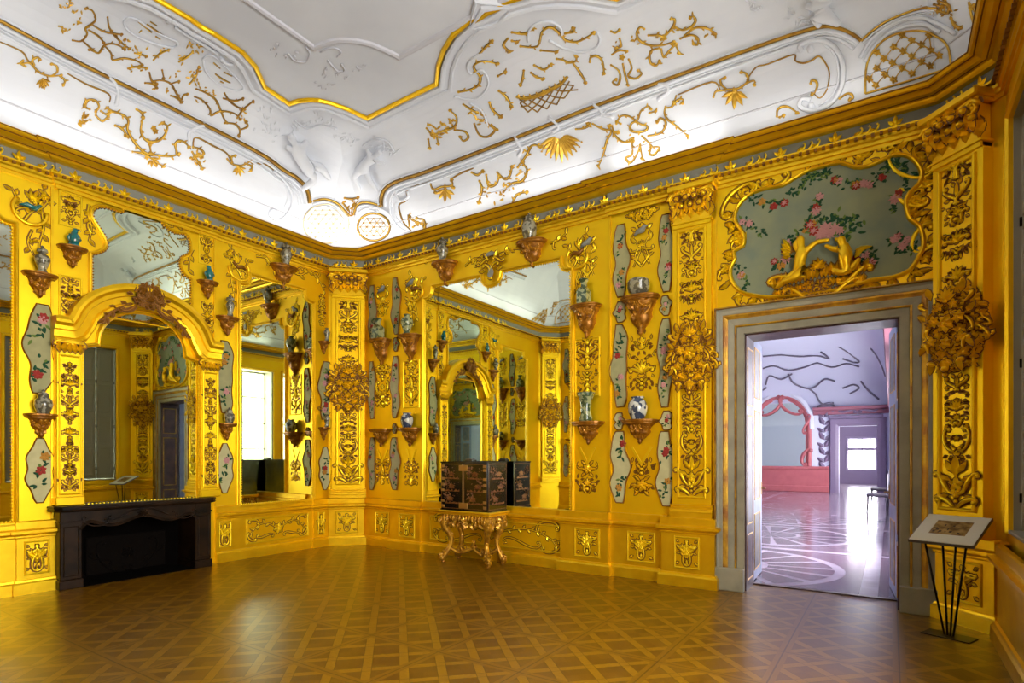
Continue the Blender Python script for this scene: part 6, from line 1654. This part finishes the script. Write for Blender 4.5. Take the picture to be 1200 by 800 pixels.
# --- trellis fields with flowers
def trellis(fl,border,base=None,r=5.2,dmax=19.5,rr=.5):
    def fn(o):
        P=[(x,-y) for x,y in fl]
        for i in range(len(P)):
            for j in range(i):
                d=math.hypot(P[i][0]-P[j][0],P[i][1]-P[j][1])
                if d<dmax: o.stroke([P[i],P[j]],rr,rr,gr=0)
        for p in P: o.flower(p[0],p[1],r,5,p[0])
        for b in border: o.stroke(catmull(neg(b),4),.9,.9)
    return fn
fl1=[(900+x/4,y/4) for x,y in [(630,165),(675,190),(755,165),(590,220),(635,240),(720,210),(545,275),(585,295),(675,265),(765,235),(510,320),(550,350),(630,320),(720,290),(805,260),(505,400),(590,375),(675,345),(760,310),(510,245),(475,370)]]
cthing('gilded_trellis','gilded trellis with flowers under an arch, right part of the doorway side cove',GCM,trellis(fl1,[[(1014,110),(1016,75),(1030,52),(1050,40),(1075,36),(1095,41),(1111,54),(1115,78)],[(1014,110),(1065,95),(1115,79)]],dmax=18.6),'trellis')
fl2=[(900+x/4,y/4) for x,y in [(958,30),(1000,45),(1042,40),(1085,48),(990,95),(1030,98),(1068,100),(1010,140),(1046,145),(1002,2),(1060,2),(1100,0),(1020,180)]]
cthing('gilded_trellis','gilded trellis with flowers at the top right corner of the picture',GCM,trellis(fl2,[[(1136,2),(1141,25),(1150,45),(1153,50)],[(1153,50),(1162,28),(1172,5)]],dmax=18.6),'trellis')
def grid(cx,cy,rx,ry,step,rot=0):
    out=[]
    for i in range(-6,7):
        for j in range(-6,7):
            x=(i+.5*(j%2))*step; y=j*step*.62
            if (x/rx)**2+(y/ry)**2<.9: out.append((cx+x,cy+y))
    return out
def circ(cx,cy,rx,ry,a0=0,a1=2*PI,n=18): return [(cx+rx*math.cos(a0+(a1-a0)*i/n),cy+ry*math.sin(a0+(a1-a0)*i/n)) for i in range(n+1)]
cthing('gilded_trellis','small round gilded trellis just right above the far corner',GCM,trellis(grid(438,266,18,15,8),[circ(438,266,19,16)],r=1.3,dmax=8.2,rr=.4),'trellis')
cthing('gilded_trellis','pale round gilded trellis just left above the far corner',[mat('pale gilding',srgb(222,208,160),.5,.2),WG],trellis(grid(382,262,25,20,8.5),[circ(382,262,27,23)],r=1.3,dmax=8.8,rr=.35),'trellis')
cthing('gilded_crest',c_+'dark little crest between the two round corner trellises',[DG,DGD],both(strokes([neg(p) for p in [[(402,238),(408,246),(410,252)],[(420,236),(414,243),(412,252)],[(404,232),(412,233),(420,231)]]],1.1),sprinkle([(411,238),(412,247)],6,5,6,41)))
cthing('gilded_crest',c_+'brown carved crest at the top right, between arch and corner trellis',[DG,DGD],both(strokes([Q(900,0,p) for p in [[(690,50),(740,36),(790,48)],[(800,5),(850,25),(845,60),(800,50)],[(860,85),(880,120),(905,130)],[(780,20),(820,30)]]],1.5,lf=(4,5)),sprinkle([(1105,3),(1112,14),(1098,10)],8,6,7,42)))
# --- white stucco mouldings
def tubes(lst,r,seg=4):
    def fn(o):
        for s_ in lst: o.stroke(catmull(s_,seg) if seg>1 else s_,r,r,gr=0)
    return fn
def offs(p,d):
    out=[]
    for i in range(len(p)):
        a=p[max(i-1,0)]; b=p[min(i+1,len(p)-1)]; tx_=b[0]-a[0]; ty_=b[1]-a[1]; l=math.hypot(tx_,ty_) or 1
        out.append((p[i][0]-ty_/l*d,p[i][1]+tx_/l*d))
    return out
LL=[(-60,-8),(0,24),(100,77),(200,126),(300,177),(332,199),(347,208),(359,221),(363,238)]
LR=[(447,242),(447,232),(451,222),(460,215),(475,209),(500,201),(600,163),(700,123),(800,86),(900,50),(940,37),(965,31),(985,34),(1000,41),(1009,48)]
LA=[(1009,48),(1025,34),(1045,22),(1075,11),(1098,9)]
LC1=[(365,236),(380,233),(395,238),(404,247),(410,253)]; LC2=[(414,252),(418,241),(427,237),(440,239),(447,243)]
def dense(p,seg=5): return catmull(p,seg)
m_names=[('fireplace side',LL),('doorway side',LR),('arch at the top right',LA),('left corner arch',LC1),('right corner arch',LC2)]
for nm,p in m_names:
    D=dense(p); s_=.62 if 'arch' in nm else 1
    def f1(o,D=D,s_=s_): o.stroke(neg(D),1.8*s_,1.8*s_)
    cthing('gilded_roll_moulding','gilt roll moulding along the cove, '+nm,[DG if nm in('fireplace side','doorway side') else GCE,DGD],f1,'moulding','gilt roll mouldings of the cove')
    def f2(o,D=D,s_=s_):
        for k,r in ((5.0*s_,2.0*s_),(9.2*s_,1.1*s_),(13.0*s_,1.5*s_)): o.stroke(neg(offs(D,k)),r,r,gr=0)
        o.stroke(neg(offs(D,-3.2*s_)),1.1*s_,1.1*s_,gr=0)
    cthing('stucco_moulding','white stepped stucco moulding beside the gilt roll, '+nm,[WP,WG],f2,'moulding','white stucco mouldings')
big=Q(900,0,[(160,240),(150,215),(190,190),(260,192),(320,232),(352,310),(347,400),(312,470),(260,510),(200,522),(150,500),(160,465),(200,470)])
cthing('stucco_volute','large white C shaped volute, right end of the doorway side band',[WP,WG],both(tubes([big],2.4),tubes([Q(900,0,[(260,205),(310,250),(330,320),(325,400),(290,460),(240,495)])],1.2),lambda o:(o.ball(949.5,-57.5,5),o.ball(950.5,-124.5,5))),'moulding','white stucco mouldings')
cthing('stucco_volute','white C shaped volute left of the far corner',[WP,WG],both(tubes([Q(300,200,[(80,0),(130,45),(165,100),(165,165),(130,220),(90,230),(60,205),(75,185),(95,195)])],2.2),tubes([Q(300,200,[(85,20),(135,70),(150,120),(130,175)])],1.0)),'moulding','white stucco mouldings')
cthing('stucco_volute','white C shaped volute right of the far corner',[WP,WG],both(tubes([Q(300,200,[(712,95),(715,125),(680,140),(655,110),(665,90),(640,110),(630,170),(650,240),(700,285),(760,295)])],2.0),tubes([Q(300,200,[(655,150),(660,220),(700,265)])],1.0)),'moulding','white stucco mouldings')
cthing('stucco_arch','broad white arch band around the trellis at the top right',[WP,WG],tubes([Q(900,0,[(432,275),(470,205),(545,135),(640,92),(740,88),(830,125),(885,160)]),Q(900,0,[(455,290),(490,225),(560,160),(640,125),(735,118),(810,150)])],1.8),'moulding','white stucco mouldings')
cthing('stucco_arch','white band around the small round trellis right above the far corner',[WP,WG],tubes([circ(438,262,23,20,PI,2*PI),circ(438,262,26,23,PI,2*PI)],0) if False else tubes([neg(circ(438,264,24,21,PI*.95,PI*2.05))],1.7),'moulding','white stucco mouldings')
for nm,ps in (('first white strap over the moulding on the fireplace side',[(128,90),(135,98),(138,110),(136,122)]),('second white strap over the moulding on the fireplace side',[(238,146),(228,150),(221,156),(222,168)]),('first white strap over the moulding on the doorway side',[(604,160),(608,168),(612,176),(608,182)]),('second white strap over the moulding on the doorway side',[(644,138),(652,144),(655,150),(648,155)]),('third white strap over the moulding on the doorway side',[(696,122),(703,128),(708,134),(718,137)]),('fourth white strap over the moulding on the doorway side',[(772,98),(782,100),(783,108),(772,116)])):
    cthing('stucco_strap',nm,[WP,WG],lambda o,ps=ps:(o.stroke(catmull(neg(ps),4),2.2,2.2,gr=0),o.ball(ps[0][0],-ps[0][1],3.2),o.ball(ps[-1][0],-ps[-1][1],3.0)),'moulding','white stucco straps')
cthing('stucco_oval','first white oval loop in the upper left cove',[WP,WG],tubes([neg([(145,25),(150,20),(160,22),(175,32),(195,43),(208,49),(203,55),(182,51),(160,42),(148,33),(145,25)])],1.2),'moulding','white stucco mouldings')
cthing('stucco_oval','second white oval loop in the upper left cove',[WP,WG],tubes([neg([(238,68),(248,64),(262,75),(280,94),(285,103),(275,106),(255,98),(241,83),(238,68)])],1.2),'moulding','white stucco mouldings')
cthing('stucco_scroll','white scroll with shadowed curl at the top of the left cove',[WP,WG],tubes([neg([(196,25),(202,20),(213,22),(230,33),(250,50),(268,66),(276,74),(266,74),(258,66),(262,72)]),neg([(205,30),(220,40),(240,52),(255,62)])],2.0),'moulding','white stucco mouldings')
cthing('stucco_scroll','white scroll behind the rippled gilding, left end of the cartouche',[WP,WG],tubes([Q(300,0,[(930,450),(980,462),(1030,462),(1070,430),(1090,380),(1060,325),(1010,345),(990,310),(1010,275),(1060,245)]),Q(300,0,[(1000,480),(1060,520),(1090,590)])],1.3),'moulding','white stucco mouldings')
cthing('stucco_scroll','white scroll behind the rippled gilding, top of the cartouche',[WP,WG],tubes([Q(600,0,[(75,190),(80,140),(120,105),(180,98),(225,125),(235,160)]),Q(600,0,[(175,185),(240,222),(330,242),(395,222),(413,180),(398,148)])],1.4),'moulding','white stucco mouldings')
# white stucco figures and foliage in the corners
def whiteheap(pts,n,sp,L,seed): return sprinkle(pts,n,sp,L,seed)
cthing('stucco_leaf_spray','white stucco foliage above the far corner, between the two sculpted figures',[WP,WG],both(whiteheap([(350,150),(365,140),(385,145),(400,160),(415,165),(445,165),(460,175)],9,9,7,51),tubes([neg([(345,140),(360,150),(375,146),(395,150)]),neg([(425,170),(440,162),(455,166),(462,178)])],1.3)),group='white stucco foliage',ground=False)
cthing('stucco_leaf_spray','white stucco foliage on the left part of the far corner, lower',[WP,WG],whiteheap([(305,145),(318,150),(325,160),(312,128)],7,8,6,52),group='white stucco foliage',ground=False)
cthing('stucco_leaf_spray','faint white stucco scrolls on the flat ceiling near the inner frame',[WG,WG],both(whiteheap([(320,55),(340,63),(385,82),(400,90),(420,80),(380,100)],6,8,6,53),tubes([neg([(338,62),(345,70),(358,72),(363,62),(358,54)]),neg([(375,60),(390,55),(400,60),(395,66)]),neg([(384,70),(395,82),(404,82),(400,74)])],1.0)),group='white stucco foliage',ground=False)
cthing('stucco_leaf_spray','white stucco foliage at the top right, beside the sculpted figure',[WP,WG],both(whiteheap([(930,18),(945,22),(965,5),(885,5),(975,18)],9,8,8,54)),group='white stucco foliage',ground=False)
def putto(pts,label,sc_=1.0):
    # pts: hips, chest, head, handA, handB, kneeA, footA, kneeB, footB in picture pixels laid on the cove
    n=[]; R=[.085,.09,.055,.03,.03,.06,.03,.06,.03]; hh=[.10,.12,.17,.12,.12,.12,.06,.10,.05]
    for (x,y),r,h in zip(pts,R,hh):
        p,nn=chit(x,y); q=p+nn*(h*sc_); n.append((q.x,q.y,q.z,r*sc_))
    me_nodes=n
    neck=tuple((Vector(n[1][:3])*.45+Vector(n[2][:3])*.55))+(.035*sc_,)
    head2=tuple(Vector(n[2][:3])+(Vector(n[2][:3])-Vector(n[1][:3]))*.3)+(.05*sc_,)
    def mid(a,b,r): return tuple((Vector(n[a][:3])+Vector(n[b][:3]))/2+ceil_normal(Vector(n[a][:3]))*.03)+(r*sc_,)
    n+= [neck,head2,mid(1,3,.04),mid(1,4,.04)]
    ob=skin('stucco_putto',n,[(0,1),(1,9),(9,2),(2,10),(1,11),(11,3),(1,12),(12,4),(0,5),(5,6),(0,7),(7,8)],WP,None)
    tag(ob,label,'sculpture','white stucco putti'); CEO.append(ob)
putto([(352,190),(345,168),(338,150),(358,155),(330,165),(365,205),(350,222),(372,190),(385,208)],'white stucco child figure on the cove left of the far corner',1.15)
putto([(428,190),(440,180),(448,172),(432,168),(455,188),(418,205),(425,222),(436,208),(445,224)],'smaller white stucco child figure on the cove right of the far corner',.8)
putto([(965,14),(960,2),(952,-10),(945,5),(975,0),(975,22),(985,30),(955,22),(962,32)],'white stucco child figure at the top edge over the doorway side',.8)
# reflections: the opposite half of the cove repeats the same work
for ob in list(CEO):
    c=ob.copy(); col.objects.link(c); cx_,cy_=(XL+XR)/2,(YR+YB)/2
    c.matrix_world=Matrix.Translation((2*cx_,2*cy_,0))@Matrix.Rotation(PI,4,'Z'); c['label']='mirrored twin behind the camera: '+' '.join(ob['label'].split()[:9])
# --- frames on the flat ceiling
def zhit(px_,py_,z=ZC): d=ray(px_,py_); t=(z-HC)/d.z; return (d.x*t,d.y*t)
CXm,CYm=-3.56,3.30
def quad(pts):
    q=pts; a=[(2*CXm-x,y) for x,y in q[::-1]][1:]; top=q+a; b=[(x,2*CYm-y) for x,y in top[::-1]][1:-1]; return top+b
F1=[(-6.28,CYm)]+[zhit(*p) for p in [(250,37),(285,60),(300,77),(311,101),(339,120),(350,116.5),(362,115.5),(374,116),(387,119),(408,126.5),(430,137),(470,117),(511,97),(513,76),(519,58),(530,40),(550,22),(575,11),(600,3)]]+[(CXm,4.86)]
F1=quad(F1)
area_=sum(F1[i][0]*F1[(i+1)%len(F1)][1]-F1[(i+1)%len(F1)][0]*F1[i][1] for i in range(len(F1)))
sg=1 if area_<0 else -1      # outward offset sign
mz=lambda a,b,h:(a,b,ZC-h)
m=MB(); m.sweep(F1,[(sg*o,h) for o,h in [(-.02,0),(-.02,.02),(-.01,.038),(.01,.042),(.025,.035),(.032,.02),(.04,0)]],mz,True); structure('trim_12',m,GM)
m=MB(); m.sweep(F1,[(sg*o,h) for o,h in [(.04,0),(.04,.05),(.06,.06),(.09,.05),(.10,.025),(.15,.02),(.155,.04),(.18,.05),(.20,.035),(.205,0)]],mz,True); structure('trim_13',m,WP)
F2=[(-5.53,CYm)]+[(-5.53,zhit(367,56)[1])]+[zhit(*p) for p in [(375,52),(387,48),(400,46),(418,47),(435,51),(452,58)]]+[zhit(468,66)]+[(CXm,4.84)]
F2=quad(F2); m=MB(); m.sweep(F2,[(sg*o,h) for o,h in [(-.03,0),(-.025,.025),(0,.035),(.03,.025),(.04,0)]],mz,True); structure('trim_14',m,WG)
m=MB(); ring=octagon(.10); m.tube([(x,y,gz(.10)) for x,y in ring+ring[:1]],.012,5); structure('trim_15',m,WG)
# ---------------------------------------------------------------- camera, world, lights
cam = bpy.data.cameras.new('camera'); co = bpy.data.objects.new('camera', cam); col.objects.link(co)
co.location = CAM; co.rotation_euler = (PI/2, 0, YAW)
cam.sensor_width = 36; cam.lens = FOC/1200*36; cam.shift_y = (HY-400)/1200; cam.clip_start = .02; cam.clip_end = 200
sc = bpy.context.scene; sc.camera = co
w = bpy.data.worlds.new('sky'); sc.world = w; w.use_nodes = True
bg = w.node_tree.nodes['Background']; bg.inputs[0].default_value = (1,.97,.92,1); bg.inputs[1].default_value = 21.0
def area(name, loc, rot, sx, sy, power, colr, portal=False, spread=None):
    l = bpy.data.lights.new(name,'AREA'); l.shape='RECTANGLE'; l.size=sx; l.size_y=sy; l.energy=power; l.color=colr
    if portal: l.cycles.is_portal=True
    if spread: l.spread=spread
    o = bpy.data.objects.new(name,l); o.location=loc; o.rotation_euler=rot; col.objects.link(o); return o
# daylight portals at the tall windows, the added middle one too
for a,b in WINS:
    area('window_portal',(XR+.49,(a+b)/2,(WZ0+WZ1)/2),(0,PI/2,0),WZ1-WZ0,b-a,1,(1,1,1),True)
for a,b in HWN: 
    l=area('hall_daylight',(HX1+.5,(a+b)/2,1.8),(0,PI/2,0),2.6,b-a,160,(.58,.68,1)); l.rotation_euler=(0,PI/2,0)
area('far_daylight',((wx0+wx1)/2,RY+.35,(wz0+wz1)/2),(-PI/2,0,0),wx1-wx0,wz1-wz0,160,(.8,.85,1))
# lamps hidden on top of the cornice, shining up into the cove
WARMW=(1,.96,.90)
def cove(x,y,ang,L,p,colr=WARMW):
    area('cove_lamp',(x,y,4.97),(PI,0,ang),L,.05,p,colr)
for x,p in ((-6.6,4),(-5.2,2.5),(-3.8,3),(-2.2,4.5),(-.7,2)): cove(x,YR-.26,0,1.3,p)
for y,p in ((5.5,4),(4.1,3),(2.7,2.5),(1.3,3)): cove(XL+.26,y,PI/2,1.3,p)
for y in (5.2,3.2,1.2): cove(XR-.24,y,PI/2,1.3,4)
for x in (-6.2,-3.5,-.9): cove(x,YB+.24,0,1.3,4)
cove(XL+.42,YR-.42,PI/4,.4,3.5)
vs_=sc.view_settings; sc.display_settings.display_device='sRGB'
vs_.view_transform='Standard'; vs_.look='None'; vs_.exposure=0.18; vs_.gamma=1; vs_.use_curve_mapping=False
cy=sc.cycles; cy.use_denoising=True; cy.denoiser='OPENIMAGEDENOISE'; cy.max_bounces=10; cy.diffuse_bounces=5; cy.glossy_bounces=6; cy.transmission_bounces=4
cy.sample_clamp_indirect=6; cy.caustics_reflective=False; cy.caustics_refractive=False; cy.use_adaptive_sampling=True; cy.adaptive_threshold=.02
